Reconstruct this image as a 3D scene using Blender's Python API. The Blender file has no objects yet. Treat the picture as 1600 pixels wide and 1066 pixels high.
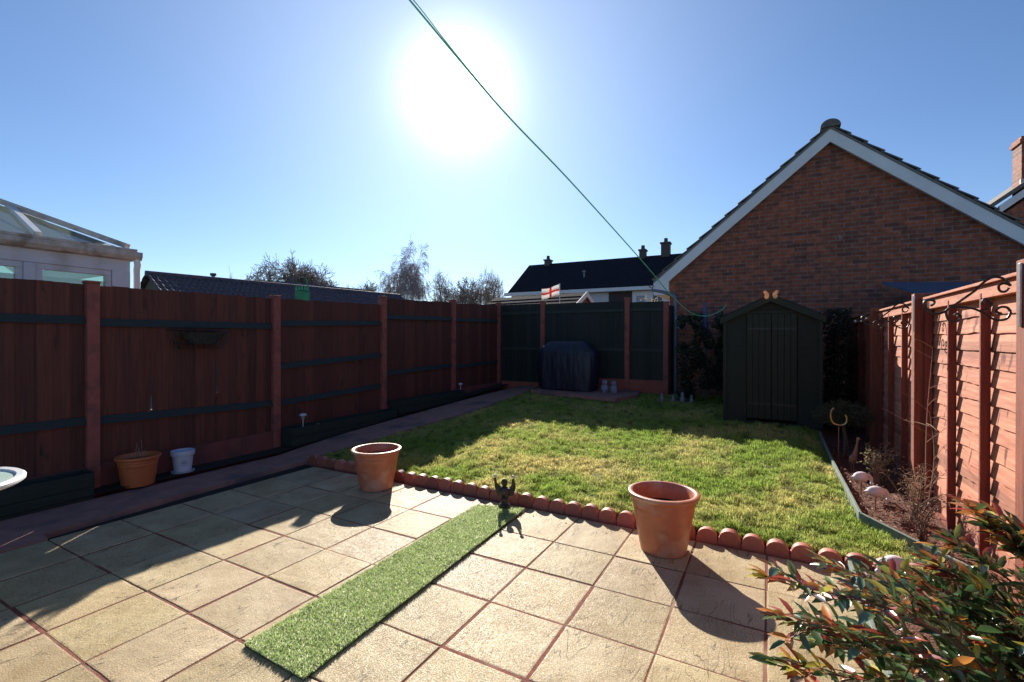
import bpy, bmesh, math, random
import numpy as np
from mathutils import Vector, Matrix, noise
R = math.radians; PI = math.pi
rng = random.Random(7); nr = np.random.default_rng(7)
sc = bpy.context.scene; C = sc.collection

# ------------------------------------------------------------ camera
CAM = np.array([2.7896, -1.3898, 1.5026]); YAW, PITCH, ROLL, F = .50409, -.00387, .0010745, 732.77
cam = bpy.data.cameras.new('camera'); co = bpy.data.objects.new('camera', cam); C.objects.link(co); sc.camera = co
cam.sensor_width = 36; cam.lens = F/1600*36; cam.clip_start = .02; cam.clip_end = 2000
fw = Vector((-math.sin(YAW)*math.cos(PITCH), math.cos(YAW)*math.cos(PITCH), math.sin(PITCH)))
r0 = Vector((math.cos(YAW), math.sin(YAW), 0)); u0 = r0.cross(fw)
rr = r0*math.cos(ROLL)+u0*math.sin(ROLL); uu = -r0*math.sin(ROLL)+u0*math.cos(ROLL)
co.matrix_world = Matrix(((rr.x, uu.x, -fw.x, CAM[0]), (rr.y, uu.y, -fw.y, CAM[1]), (rr.z, uu.z, -fw.z, CAM[2]), (0, 0, 0, 1)))
def cw(u, v, D):
    d = np.array(fw)+np.array(rr)*(u-800)/F-np.array(uu)*(v-533)/F
    return Vector(CAM+d*D)

# ------------------------------------------------------------ sky, sun, exposure
AZ, EL = R(35.5), R(27.8)
SD = Vector((-math.sin(AZ)*math.cos(EL), math.cos(AZ)*math.cos(EL), math.sin(EL)))
SKY = .052; SUN = 5.0; EXPO = 1.0
w = bpy.data.worlds.new('World'); sc.world = w; w.use_nodes = True
nt = w.node_tree; nt.nodes.clear()
out = nt.nodes.new('ShaderNodeOutputWorld'); bg = nt.nodes.new('ShaderNodeBackground')
sky = nt.nodes.new('ShaderNodeTexSky'); sky.sky_type = 'NISHITA'; sky.sun_disc = False
sky.sun_elevation = EL; sky.sun_rotation = -AZ; sky.air_density = .95; sky.dust_density = .12; sky.ozone_density = 2.0
bg.inputs[1].default_value = SKY
geo = nt.nodes.new('ShaderNodeTexCoord'); dot = nt.nodes.new('ShaderNodeVectorMath'); dot.operation = 'DOT_PRODUCT'
nt.links.new(geo.outputs['Generated'], dot.inputs[0]); dot.inputs[1].default_value = SD
mx = nt.nodes.new('ShaderNodeMath'); mx.operation = 'MAXIMUM'; mx.inputs[1].default_value = 0; nt.links.new(dot.outputs['Value'], mx.inputs[0])
def wm(op, a, b):
    n = nt.nodes.new('ShaderNodeMath'); n.operation = op
    for i, x in enumerate((a, b)):
        if hasattr(x, 'type'): nt.links.new(x, n.inputs[i])
        else: n.inputs[i].default_value = x
    return n.outputs[0]
core = wm('MULTIPLY', wm('POWER', mx.outputs[0], 1500), 4.0)
halo = wm('MULTIPLY', wm('POWER', mx.outputs[0], 260), .62)
wide = wm('MULTIPLY', wm('POWER', mx.outputs[0], 16), .16)
def wb(s, col):
    b = nt.nodes.new('ShaderNodeBackground'); b.inputs[0].default_value = (*col, 1); nt.links.new(s, b.inputs[1]); return b.outputs[0]
def wadd(a, b):
    n = nt.nodes.new('ShaderNodeAddShader'); nt.links.new(a, n.inputs[0]); nt.links.new(b, n.inputs[1]); return n.outputs[0]
tint = nt.nodes.new('ShaderNodeMix'); tint.data_type = 'RGBA'; tint.blend_type = 'MULTIPLY'; tint.inputs[0].default_value = 1
tint.inputs[7].default_value = (.76, .96, 1.2, 1)
nt.links.new(sky.outputs[0], tint.inputs[6]); nt.links.new(tint.outputs[2], bg.inputs[0])
far = wm('MULTIPLY', wm('POWER', mx.outputs[0], 5), .085)
sz_ = nt.nodes.new('ShaderNodeSeparateXYZ'); nt.links.new(geo.outputs['Generated'], sz_.inputs[0])
hz_ = wm('MULTIPLY', wm('POWER', wm('SUBTRACT', 1.0, wm('MAXIMUM', sz_.outputs[2], 0.0)), 7), .11)
nt.links.new(wadd(wadd(wadd(wadd(bg.outputs[0], wb(hz_, (1, .97, .95))), wb(far, (.75, .86, 1))), wb(core, (1, .98, .95))), wadd(wb(halo, (1, .98, .97)), wb(wide, (.85, .92, 1)))), out.inputs[0])
sl = bpy.data.lights.new('sun', 'SUN'); sl.energy = SUN; sl.angle = R(.5); sl.color = (1, .93, .82)
so = bpy.data.objects.new('sun', sl); C.objects.link(so); so.rotation_euler = SD.to_track_quat('Z', 'Y').to_euler(); so.location = (0, 0, 20)
sc.view_settings.view_transform = 'Standard'; sc.view_settings.look = 'None'; sc.view_settings.exposure = EXPO; sc.view_settings.gamma = 1
sc.render.engine = 'CYCLES'; sc.cycles.max_bounces = 6; sc.cycles.transparent_max_bounces = 12

# ------------------------------------------------------------ materials
def mat(name, c1, c2=None, scale=8, rough=.7, bump=0, bscale=40, stretch=(1, 1, 1), metal=0, spec=.5, detail=6, c3=None, s3=3, ramp=(.35, .65), transl=0, coord='Object', bdist=.01, rough2=None):
    m = bpy.data.materials.new(name); m.use_nodes = True; t = m.node_tree; b = t.nodes['Principled BSDF']
    L = t.links.new; N = t.nodes.new
    b.inputs['Roughness'].default_value = rough; b.inputs['Metallic'].default_value = metal; b.inputs['Specular IOR Level'].default_value = spec
    tc = N('ShaderNodeTexCoord'); mp = N('ShaderNodeMapping'); mp.inputs['Scale'].default_value = stretch; L(tc.outputs[coord], mp.inputs[0])
    if c2 is None: c2 = tuple(x*.8 for x in c1)
    n = N('ShaderNodeTexNoise'); n.inputs['Scale'].default_value = scale; n.inputs['Detail'].default_value = detail; n.inputs['Roughness'].default_value = .6; L(mp.outputs[0], n.inputs[0])
    rp = N('ShaderNodeValToRGB'); rp.color_ramp.elements[0].position = ramp[0]; rp.color_ramp.elements[1].position = ramp[1]
    rp.color_ramp.elements[0].color = (*c1, 1); rp.color_ramp.elements[1].color = (*c2, 1); L(n.outputs[0], rp.inputs[0])
    col = rp.outputs[0]
    if c3:
        n3 = N('ShaderNodeTexNoise'); n3.inputs['Scale'].default_value = s3; n3.inputs['Detail'].default_value = 5; L(mp.outputs[0], n3.inputs[0])
        r3 = N('ShaderNodeValToRGB'); r3.color_ramp.elements[0].position = .52; r3.color_ramp.elements[1].position = .68; L(n3.outputs[0], r3.inputs[0])
        mxx = N('ShaderNodeMix'); mxx.data_type = 'RGBA'; L(r3.outputs[0], mxx.inputs[0]); L(col, mxx.inputs[6]); mxx.inputs[7].default_value = (*c3, 1); col = mxx.outputs[2]
    L(col, b.inputs['Base Color'])
    if rough2 is not None:
        mr = N('ShaderNodeMapRange'); mr.inputs[3].default_value = rough; mr.inputs[4].default_value = rough2; L(n.outputs[0], mr.inputs[0]); L(mr.outputs[0], b.inputs['Roughness'])
    if bump:
        n2 = N('ShaderNodeTexNoise'); n2.inputs['Scale'].default_value = bscale; n2.inputs['Detail'].default_value = 5; L(mp.outputs[0], n2.inputs[0])
        bp = N('ShaderNodeBump'); bp.inputs['Strength'].default_value = bump; bp.inputs['Distance'].default_value = bdist; L(n2.outputs[0], bp.inputs['Height']); L(bp.outputs[0], b.inputs['Normal'])
    if transl:
        tr = N('ShaderNodeBsdfTranslucent'); L(col, tr.inputs[0]); ms = N('ShaderNodeMixShader'); ms.inputs[0].default_value = transl
        o = t.nodes['Material Output']; L(b.outputs[0], ms.inputs[1]); L(tr.outputs[0], ms.inputs[2]); L(ms.outputs[0], o.inputs[0])
    return m
def attr_mat(name, attr, rough=.5, spec=.5, transl=.4, boost=1.0):
    m = bpy.data.materials.new(name); m.use_nodes = True; t = m.node_tree; b = t.nodes['Principled BSDF']; L = t.links.new; N = t.nodes.new
    a = N('ShaderNodeAttribute'); a.attribute_name = attr; L(a.outputs['Color'], b.inputs['Base Color'])
    b.inputs['Roughness'].default_value = rough; b.inputs['Specular IOR Level'].default_value = spec
    g = N('ShaderNodeGamma'); g.inputs[1].default_value = .85; L(a.outputs['Color'], g.inputs[0])
    tr = N('ShaderNodeBsdfTranslucent'); L(g.outputs[0], tr.inputs[0]); ms = N('ShaderNodeMixShader'); ms.inputs[0].default_value = transl
    L(b.outputs[0], ms.inputs[1]); L(tr.outputs[0], ms.inputs[2]); L(ms.outputs[0], t.nodes['Material Output'].inputs[0])
    return m
def board_mat(name, c1, c2, axis, pitch, grain=(60, 60, 3), rough=.75, bump=.4, stain=None):
    """timber whose tone changes from board to board along one axis, with grain"""
    m = mat(name, c1, c2, scale=1, rough=rough, bump=bump, bscale=1.0, stretch=grain, ramp=(.3, .7), bdist=.004)
    t = m.node_tree; L = t.links.new; N = t.nodes.new; b = t.nodes['Principled BSDF']
    col = b.inputs['Base Color'].links[0].from_socket
    tc = N('ShaderNodeTexCoord'); sp = N('ShaderNodeSeparateXYZ'); L(tc.outputs['Object'], sp.inputs[0])
    mu = N('ShaderNodeMath'); mu.operation = 'DIVIDE'; L(sp.outputs[axis], mu.inputs[0]); mu.inputs[1].default_value = pitch
    fl = N('ShaderNodeMath'); fl.operation = 'FLOOR'; L(mu.outputs[0], fl.inputs[0])
    wn = N('ShaderNodeTexWhiteNoise'); wn.noise_dimensions = '1D'; L(fl.outputs[0], wn.inputs['W'])
    mr = N('ShaderNodeMapRange'); mr.inputs[3].default_value = .68; mr.inputs[4].default_value = 1.3; L(wn.outputs[0], mr.inputs[0])
    hs = N('ShaderNodeVectorMath'); hs.operation = 'SCALE'; L(col, hs.inputs[0]); L(mr.outputs[0], hs.inputs['Scale'])
    c = hs.outputs[0]
    if stain:
        n3 = N('ShaderNodeTexNoise'); n3.inputs['Scale'].default_value = 1; n3.inputs['Detail'].default_value = 6
        mp = N('ShaderNodeMapping'); mp.inputs['Scale'].default_value = stain[1]; L(tc.outputs['Object'], mp.inputs[0]); L(mp.outputs[0], n3.inputs[0])
        r3 = N('ShaderNodeValToRGB'); r3.color_ramp.elements[0].position = stain[2]; r3.color_ramp.elements[1].position = stain[2]+.06; L(n3.outputs[0], r3.inputs[0])
        mxx = N('ShaderNodeMix'); mxx.data_type = 'RGBA'; L(r3.outputs[0], mxx.inputs[0]); L(c, mxx.inputs[6]); mxx.inputs[7].default_value = (*stain[0], 1); c = mxx.outputs[2]
    L(c, b.inputs['Base Color'])
    return m
def brick_mat(name, ca, cb, mortar, axis=0, bw=.225, rh=.075, ms=.006, bump=.6):
    m = bpy.data.materials.new(name); m.use_nodes = True; t = m.node_tree; b = t.nodes['Principled BSDF']; L = t.links.new; N = t.nodes.new
    tc = N('ShaderNodeTexCoord'); sp = N('ShaderNodeSeparateXYZ'); L(tc.outputs['Object'], sp.inputs[0]); cb_ = N('ShaderNodeCombineXYZ')
    L(sp.outputs[axis], cb_.inputs[0]); L(sp.outputs[2], cb_.inputs[1])
    br = N('ShaderNodeTexBrick'); L(cb_.outputs[0], br.inputs[0]); br.inputs['Scale'].default_value = 1; br.inputs['Brick Width'].default_value = bw; br.inputs['Row Height'].default_value = rh
    br.inputs['Mortar Size'].default_value = ms; br.inputs['Mortar Smooth'].default_value = .3; br.inputs['Bias'].default_value = -.1
    br.inputs['Color1'].default_value = (*ca, 1); br.inputs['Color2'].default_value = (*cb, 1); br.inputs['Mortar'].default_value = (*mortar, 1)
    n = N('ShaderNodeTexNoise'); n.inputs['Scale'].default_value = 9; n.inputs['Detail'].default_value = 8; L(tc.outputs['Object'], n.inputs[0])
    mr = N('ShaderNodeMapRange'); mr.inputs[1].default_value = .3; mr.inputs[2].default_value = .7; mr.inputs[3].default_value = .62; mr.inputs[4].default_value = 1.35; L(n.outputs[0], mr.inputs[0])
    sc_ = N('ShaderNodeVectorMath'); sc_.operation = 'SCALE'; L(br.outputs[0], sc_.inputs[0]); L(mr.outputs[0], sc_.inputs['Scale'])
    # a few lime-stained bricks
    n2 = N('ShaderNodeTexNoise'); n2.inputs['Scale'].default_value = 2.6; n2.inputs['Detail'].default_value = 7; L(tc.outputs['Object'], n2.inputs[0])
    r2 = N('ShaderNodeValToRGB'); r2.color_ramp.elements[0].position = .70; r2.color_ramp.elements[1].position = .78; L(n2.outputs[0], r2.inputs[0])
    mxx = N('ShaderNodeMix'); mxx.data_type = 'RGBA'; L(r2.outputs[0], mxx.inputs[0]); L(sc_.outputs[0], mxx.inputs[6]); mxx.inputs[7].default_value = (.42, .36, .3, 1)
    L(mxx.outputs[2], b.inputs['Base Color']); b.inputs['Roughness'].default_value = .85
    bp = N('ShaderNodeBump'); bp.inputs['Strength'].default_value = bump; bp.inputs['Distance'].default_value = .008; bp.invert = True
    L(br.outputs['Fac'], bp.inputs['Height'])
    b2 = N('ShaderNodeBump'); b2.inputs['Strength'].default_value = .3; b2.inputs['Distance'].default_value = .004; n5 = N('ShaderNodeTexNoise'); n5.inputs['Scale'].default_value = 60; L(tc.outputs['Object'], n5.inputs[0])
    L(n5.outputs[0], b2.inputs['Height']); L(bp.outputs[0], b2.inputs['Normal']); L(b2.outputs[0], b.inputs['Normal'])
    return m
def slab_mat():
    m = bpy.data.materials.new('riven_paving'); m.use_nodes = True; t = m.node_tree; b = t.nodes['Principled BSDF']; L = t.links.new; N = t.nodes.new
    tc = N('ShaderNodeTexCoord'); at_ = N('ShaderNodeAttribute'); at_.attribute_name = 'slab'
    def noise_(s, d=5, vec=None, r=.55):
        n = N('ShaderNodeTexNoise'); n.inputs['Scale'].default_value = s; n.inputs['Detail'].default_value = d; n.inputs['Roughness'].default_value = r; L(vec or tc.outputs['Object'], n.inputs[0]); return n.outputs[0]
    def mr_(x, a, b_, c, d):
        q = N('ShaderNodeMapRange'); q.inputs[1].default_value = a; q.inputs[2].default_value = b_; q.inputs[3].default_value = c; q.inputs[4].default_value = d; L(x, q.inputs[0]); return q.outputs[0]
    rp = N('ShaderNodeValToRGB'); e = rp.color_ramp.elements; e[0].position = .32; e[0].color = (.32, .23, .12, 1); e[1].position = .7; e[1].color = (.46, .365, .22, 1); L(noise_(3.5, 6), rp.inputs[0])
    fine = mr_(noise_(160, 3), .3, .7, .6, 1.42)
    s1 = N('ShaderNodeVectorMath'); s1.operation = 'SCALE'; L(rp.outputs[0], s1.inputs[0]); L(fine, s1.inputs['Scale'])
    s2 = N('ShaderNodeVectorMath'); s2.operation = 'MULTIPLY'; L(s1.outputs[0], s2.inputs[0]); L(at_.outputs['Color'], s2.inputs[1])
    def mixc(f, a, c):
        q = N('ShaderNodeMix'); q.data_type = 'RGBA'; L(f, q.inputs[0]); L(a, q.inputs[6]); q.inputs[7].default_value = (*c, 1); return q.outputs[2]
    colr = mixc(mr_(noise_(1.1, 7), .52, .72, 0, .45), s2.outputs[0], (.21, .165, .09))
    colr = mixc(mr_(noise_(6.5, 8, r=.7), .60, .70, 0, .4), colr, (.17, .14, .085))
    colr = mixc(mr_(noise_(210, 1), .68, .72, 0, .75), colr, (.72, .66, .52))  # pale mineral specks, doubling as white glints painted into the colour
    colr = mixc(mr_(noise_(130, 2), .66, .70, 0, .5), colr, (.13, .10, .06))
    # riven ledges: thin contour lines of a stretched, warped noise
    mp = N('ShaderNodeMapping'); mp.inputs['Scale'].default_value = (7, 1.3, 1); mp.inputs['Rotation'].default_value = (0, 0, -.12)
    ad = N('ShaderNodeVectorMath'); ad.operation = 'ADD'; L(tc.outputs['Object'], ad.inputs[0])
    sc3 = N('ShaderNodeVectorMath'); sc3.operation = 'SCALE'; L(at_.outputs['Color'], sc3.inputs[0]); sc3.inputs['Scale'].default_value = 37; L(sc3.outputs[0], ad.inputs[1]); L(ad.outputs[0], mp.inputs[0])
    nn = noise_(1.1, 3, mp.outputs[0], .4)
    st = N('ShaderNodeMath'); st.operation = 'MULTIPLY'; L(nn, st.inputs[0]); st.inputs[1].default_value = 14
    fr = N('ShaderNodeMath'); fr.operation = 'FRACT'; L(st.outputs[0], fr.inputs[0])
    ga_ = N('ShaderNodeMath'); ga_.operation = 'MULTIPLY'; L(mr_(fr.outputs[0], 0, .15, .95, 0), ga_.inputs[0]); L(mr_(noise_(4.5, 3), .5, .56, 0, 1), ga_.inputs[1])
    colr = mixc(ga_.outputs[0], colr, (.085, .06, .035))
    sn = N('ShaderNodeMath'); sn.operation = 'SNAP'; L(st.outputs[0], sn.inputs[0]); sn.inputs[1].default_value = 1
    bpa = N('ShaderNodeBump'); bpa.inputs['Strength'].default_value = .8; bpa.inputs['Distance'].default_value = .005; L(sn.outputs[0], bpa.inputs['Height'])
    bpb = N('ShaderNodeBump'); bpb.inputs['Strength'].default_value = .8; bpb.inputs['Distance'].default_value = .003; L(noise_(140, 4), bpb.inputs['Height']); L(bpa.outputs[0], bpb.inputs['Normal'])
    bpc = N('ShaderNodeBump'); bpc.inputs['Strength'].default_value = .4; bpc.inputs['Distance'].default_value = .02; L(noise_(9, 4), bpc.inputs['Height']); L(bpb.outputs[0], bpc.inputs['Normal'])
    L(bpc.outputs[0], b.inputs['Normal'])
    L(colr, b.inputs['Base Color']); L(mr_(noise_(220, 2), .38, .6, .45, .95), b.inputs['Roughness']); b.inputs['Specular IOR Level'].default_value = .3
    return m
def glass_mat(name, tint=(.8, .95, .9), rough=.03, fac=.12):
    m = bpy.data.materials.new(name); m.use_nodes = True; t = m.node_tree; L = t.links.new; N = t.nodes.new; t.nodes.clear()
    o = N('ShaderNodeOutputMaterial'); g = N('ShaderNodeBsdfGlossy'); g.inputs['Roughness'].default_value = rough; tr = N('ShaderNodeBsdfTransparent'); tr.inputs[0].default_value = (*tint, 1)
    fr = N('ShaderNodeFresnel'); fr.inputs[0].default_value = 1.5; ad = N('ShaderNodeMath'); ad.operation = 'ADD'; L(fr.outputs[0], ad.inputs[0]); ad.inputs[1].default_value = fac
    ms = N('ShaderNodeMixShader'); L(ad.outputs[0], ms.inputs[0]); L(tr.outputs[0], ms.inputs[1]); L(g.outputs[0], ms.inputs[2]); L(ms.outputs[0], o.inputs[0]); return m

def obj_vary(m, lo, hi):
    t = m.node_tree; b = t.nodes['Principled BSDF']; s = b.inputs['Base Color'].links[0].from_socket; oi = t.nodes.new('ShaderNodeObjectInfo'); q = t.nodes.new('ShaderNodeMapRange'); q.inputs[3].default_value = lo; q.inputs[4].default_value = hi
    v = t.nodes.new('ShaderNodeVectorMath'); v.operation = 'SCALE'; t.links.new(oi.outputs['Random'], q.inputs[0]); t.links.new(s, v.inputs[0]); t.links.new(q.outputs[0], v.inputs['Scale']); t.links.new(v.outputs[0], b.inputs['Base Color']); return m
M = {}
M['boards_red'] = board_mat('red_brown_boards', (.125, .030, .018), (.062, .015, .010), 1, .1215, grain=(40, 45, 2.5), stain=((.03, .012, .008), (6, 12, 3), .64))
M['boards_green'] = board_mat('dark_green_boards', (.015, .021, .016), (.010, .014, .011), 0, .125, grain=(40, 40, 2.5))
M['post_red'] = mat('red_painted_post', (.30, .085, .065), (.23, .062, .048), 14, .8, .3, 90, c3=(.15, .05, .045), s3=5)
M['gravel'] = mat('red_painted_gravel_board', (.19, .05, .04), (.14, .036, .03), 6, .85, .3, 80, c3=(.1, .04, .034), s3=3)
M['gravel_orange'] = mat('orange_red_gravel_board', (.3, .085, .05), (.24, .065, .042), 6, .85, .3, 80)
M['rail'] = mat('dark_green_rail', (.016, .024, .026), (.011, .018, .019), 3, .7, .3, 30, stretch=(20, 2, 20))
M['lap'] = board_mat('weathered_salmon_boards', (.54, .212, .128), (.32, .105, .058), 2, .1147, grain=(3, 3.5, 45), rough=.8, bump=.9, stain=((.13, .035, .02), (9, 11, 4), .61))
M['batten'] = mat('dark_red_batten', (.26, .05, .032), (.17, .032, .02), 2, .7, .4, 20, stretch=(20, 20, 2))
M['lap_post'] = mat('orange_red_timber_post', (.28, .07, .03), (.18, .042, .02), 2, .7, .5, 20, stretch=(25, 25, 2), c3=(.15, .035, .02), s3=1)
M['cap'] = mat('capping_timber', (.48, .17, .09), (.34, .10, .05), 2, .75, .4, 20, stretch=(20, 3, 20))
M['path'] = mat('pink_painted_concrete', (.36, .175, .14), (.26, .125, .10), 7, .85, .3, 120, c3=(.13, .09, .09), s3=2)
M['mortar'] = mat('red_pointing', (.23, .05, .028), (.12, .032, .02), 25, .9, .5, 150, c3=(.3, .2, .13), s3=2)
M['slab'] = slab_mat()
M['terracotta'] = mat('terracotta_plastic', (.50, .165, .085), (.40, .12, .06), 9, .42, .15, 120, c3=(.52, .30, .21), s3=5)
M['terracotta_orange'] = mat('orange_terracotta', (.50, .13, .04), (.42, .10, .03), 5, .5, .1, 100)
M['edging'] = mat('terracotta_edging', (.42, .125, .085), (.30, .085, .055), 14, .55, .4, 90, c3=(.26, .15, .11), s3=7)
obj_vary(M['edging'], .65, 1.25)
M['soil'] = mat('dark_soil', (.03, .022, .016), (.014, .011, .009), 22, .95, 1, 60, bdist=.03)
M['bark'] = mat('reddish_bark_mulch', (.20, .075, .04), (.07, .028, .018), 45, .9, 1, 70, bdist=.03)
M['lawn'] = mat('lawn_ground', (.14, .18, .04), (.24, .21, .08), 6, .95, .8, 60, bdist=.02)
M['ground'] = mat('ground', (.06, .08, .03), (.09, .08, .045), 1.5, .95, .5, 10)
M['grass'] = attr_mat('grass_blades', 'tone', rough=.6, spec=.25, transl=.5)
M['leaf'] = attr_mat('shrub_leaves', 'tone', rough=.34, spec=1.0, transl=.28)
for _m in (M['leaf'],): _m.node_tree.nodes['Principled BSDF'].inputs['Coat Weight'].default_value = .6; _m.node_tree.nodes['Principled BSDF'].inputs['Coat Roughness'].default_value = .22
M['leafm'] = attr_mat('matt_leaves', 'tone', rough=.55, spec=.4, transl=.25)
M['white'] = mat('white_plastic', (.78, .77, .76), (.7, .69, .68), 3, .4, .05, 60)
M['upvc'] = mat('white_upvc', (.62, .62, .64), (.52, .52, .55), 2, .4, .05, 60, c3=(.4, .38, .35), s3=3)
M['upvc_dirty'] = mat('weathered_upvc', (.52, .48, .45), (.36, .32, .28), 9, .6, .2, 60, c3=(.24, .2, .17), s3=6)
M['barge'] = mat('white_barge_board', (.74, .74, .76), (.66, .66, .68), 2, .5, .05, 60)
M['soffit'] = mat('grey_roof_underside', (.2, .19, .18), (.14, .135, .13), 5, .8)
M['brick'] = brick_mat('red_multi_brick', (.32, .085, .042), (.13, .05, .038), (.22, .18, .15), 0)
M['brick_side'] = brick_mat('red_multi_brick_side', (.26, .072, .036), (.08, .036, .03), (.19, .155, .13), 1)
M['tile_grey'] = mat('grey_brown_roof_tile', (.17, .15, .135), (.10, .09, .085), 12, .8, .4, 60, c3=(.16, .13, .06), s3=6)
M['tile_dark'] = mat('dark_roof_tile', (.02, .018, .028), (.013, .012, .018), 4, .95, .4, 30, spec=.1)
M['tile_brown'] = mat('brown_purple_roof_tile', (.13, .10, .115), (.075, .055, .065), 8, .7, .4, 40, spec=.4)
M['iron'] = mat('black_iron', (.012, .012, .013), (.02, .018, .018), 30, .42, .2, 120, spec=.5)
M['shed'] = mat('dark_green_shed_boards', (.018, .023, .014), (.012, .015, .009), 3, .75, .4, 20, stretch=(3, 3, 30))
M['shed_door'] = mat('dark_green_shed_door', (.022, .026, .015), (.014, .018, .010), 3, .75, .4, 20, stretch=(30, 30, 3))
M['felt'] = mat('dark_roof_felt', (.02, .025, .022), (.012, .015, .015), 30, .95, .6, 150)
M['felt_blue'] = mat('blue_grey_roof_felt', (.075, .09, .15), (.055, .07, .115), 20, .8, .4, 150)
M['cover'] = mat('navy_barbecue_cover', (.014, .015, .032), (.009, .010, .02), 4, .5, .6, 6, bdist=.06, stretch=(1.6, 1, .5))
M['galv'] = mat('galvanised_steel', (.55, .55, .56), (.4, .4, .42), 12, .35, .1, 60, metal=1)
M['sage'] = mat('sage_green_board', (.19, .24, .19), (.12, .16, .13), 4, .7, .4, 20, stretch=(14, 3, 30))
M['planter'] = mat('very_dark_green_timber', (.02, .028, .022), (.012, .018, .014), 3, .8, .3, 20, stretch=(10, 2, 20))
M['grey_pipe'] = mat('blue_grey_pipe', (.15, .17, .23), (.12, .14, .19), 3, .5)
M['stone'] = mat('grey_stone_ornament', (.25, .27, .34), (.16, .17, .22), 40, .8, .5, 80)
M['resin_dark'] = mat('dark_bronze_resin', (.045, .032, .028), (.02, .016, .015), 25, .4, .5, 60)
M['bird_white'] = mat('white_painted_bird', (.75, .68, .68), (.6, .5, .5), 18, .5, .2, 50)
M['rust'] = mat('rusty_stake', (.3, .15, .1), (.2, .1, .06), 30, .6)
M['line'] = mat('green_clothes_line', (.10, .68, .42), (.08, .6, .36), 50, .4)
M['green_plastic'] = mat('bright_green_plastic', (.08, .36, .22), (.05, .3, .18), 8, .4, transl=.35)
M['wing'] = mat('orange_butterfly_wing', (.62, .28, .10), (.78, .58, .36), 26, .5, transl=.35)
M['wood_twig'] = mat('twig', (.13, .085, .06), (.08, .055, .04), 10, .85, .4, 40)
M['wood_dry'] = mat('dry_pale_twig', (.36, .25, .17), (.22, .14, .09), 10, .85)
M['tree_bark'] = mat('tree_bark', (.30, .24, .21), (.2, .16, .14), 6, .9)
M['birch_bark'] = mat('birch_bark', (.38, .32, .32), (.26, .21, .21), 6, .9)
M['render_blue'] = mat('pale_blue_render', (.55, .58, .62), (.5, .53, .58), 2, .8)
M['render_white'] = mat('white_cladding', (.72, .74, .76), (.66, .68, .7), 2, .7)
M['window_dark'] = mat('dark_window', (.03, .035, .045), (.02, .025, .03), 2, .1)
M['window_grey'] = mat('grey_window_glass', (.25, .27, .32), (.2, .22, .27), 2, .1)
M['tile_hung'] = mat('dark_brown_hung_tile', (.055, .035, .035), (.035, .025, .028), 8, .8)
M['chimney_far'] = mat('far_chimney_brick', (.1, .08, .07), (.07, .06, .055), 8, .9)
M['lead'] = mat('lead_flashing', (.6, .56, .5), (.4, .38, .36), 20, .6)
M['flag_white'] = mat('white_flag_cloth', (.8, .78, .76), (.75, .73, .7), 3, .8, transl=.55)
M['flag_red'] = mat('red_flag_cloth', (.72, .12, .06), (.66, .1, .05), 3, .8, transl=.55)
M['bucket'] = mat('white_pot', (.56, .56, .66), (.5, .5, .6), 3, .5)
M['emblem'] = mat('grey_emblem', (.22, .23, .3), (.2, .2, .27), 3, .6)
M['glass'] = glass_mat('roof_glass', (.72, .86, .95)); M['glass_green'] = glass_mat('window_glass', (.66, .8, .66), fac=.2)
M['tabletop_glass'] = mat('pale_frosted_glass', (.5, .62, .56), (.42, .55, .5), 3, .15)
M['blind'] = mat('cream_blind', (.42, .45, .32), (.26, .31, .22), 3, .8)
M['blue_pvc'] = mat('blue_plastic', (.07, .08, .2), (.05, .06, .15), 3, .5)
M['soil_pot'] = mat('potting_soil', (.03, .022, .016), (.015, .01, .008), 40, .95, 1, 60)
M['silver'] = mat('silver_plastic', (.5, .52, .58), (.42, .44, .5), 3, .35)
M['yellow'] = mat('yellow_petal', (.75, .65, .05), (.7, .55, .05), 3, .6, transl=.3)
M['gold'] = mat('brass_hoop', (.7, .5, .25), (.5, .33, .15), 10, .3, metal=.8)
M['bulb'] = mat('clear_white_bulb', (.8, .8, .85), (.8, .8, .85), 3, .15)
M['cream_plaster'] = mat('brown_gable_wall', (.12, .09, .07), (.09, .07, .055), 3, .9)

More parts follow.
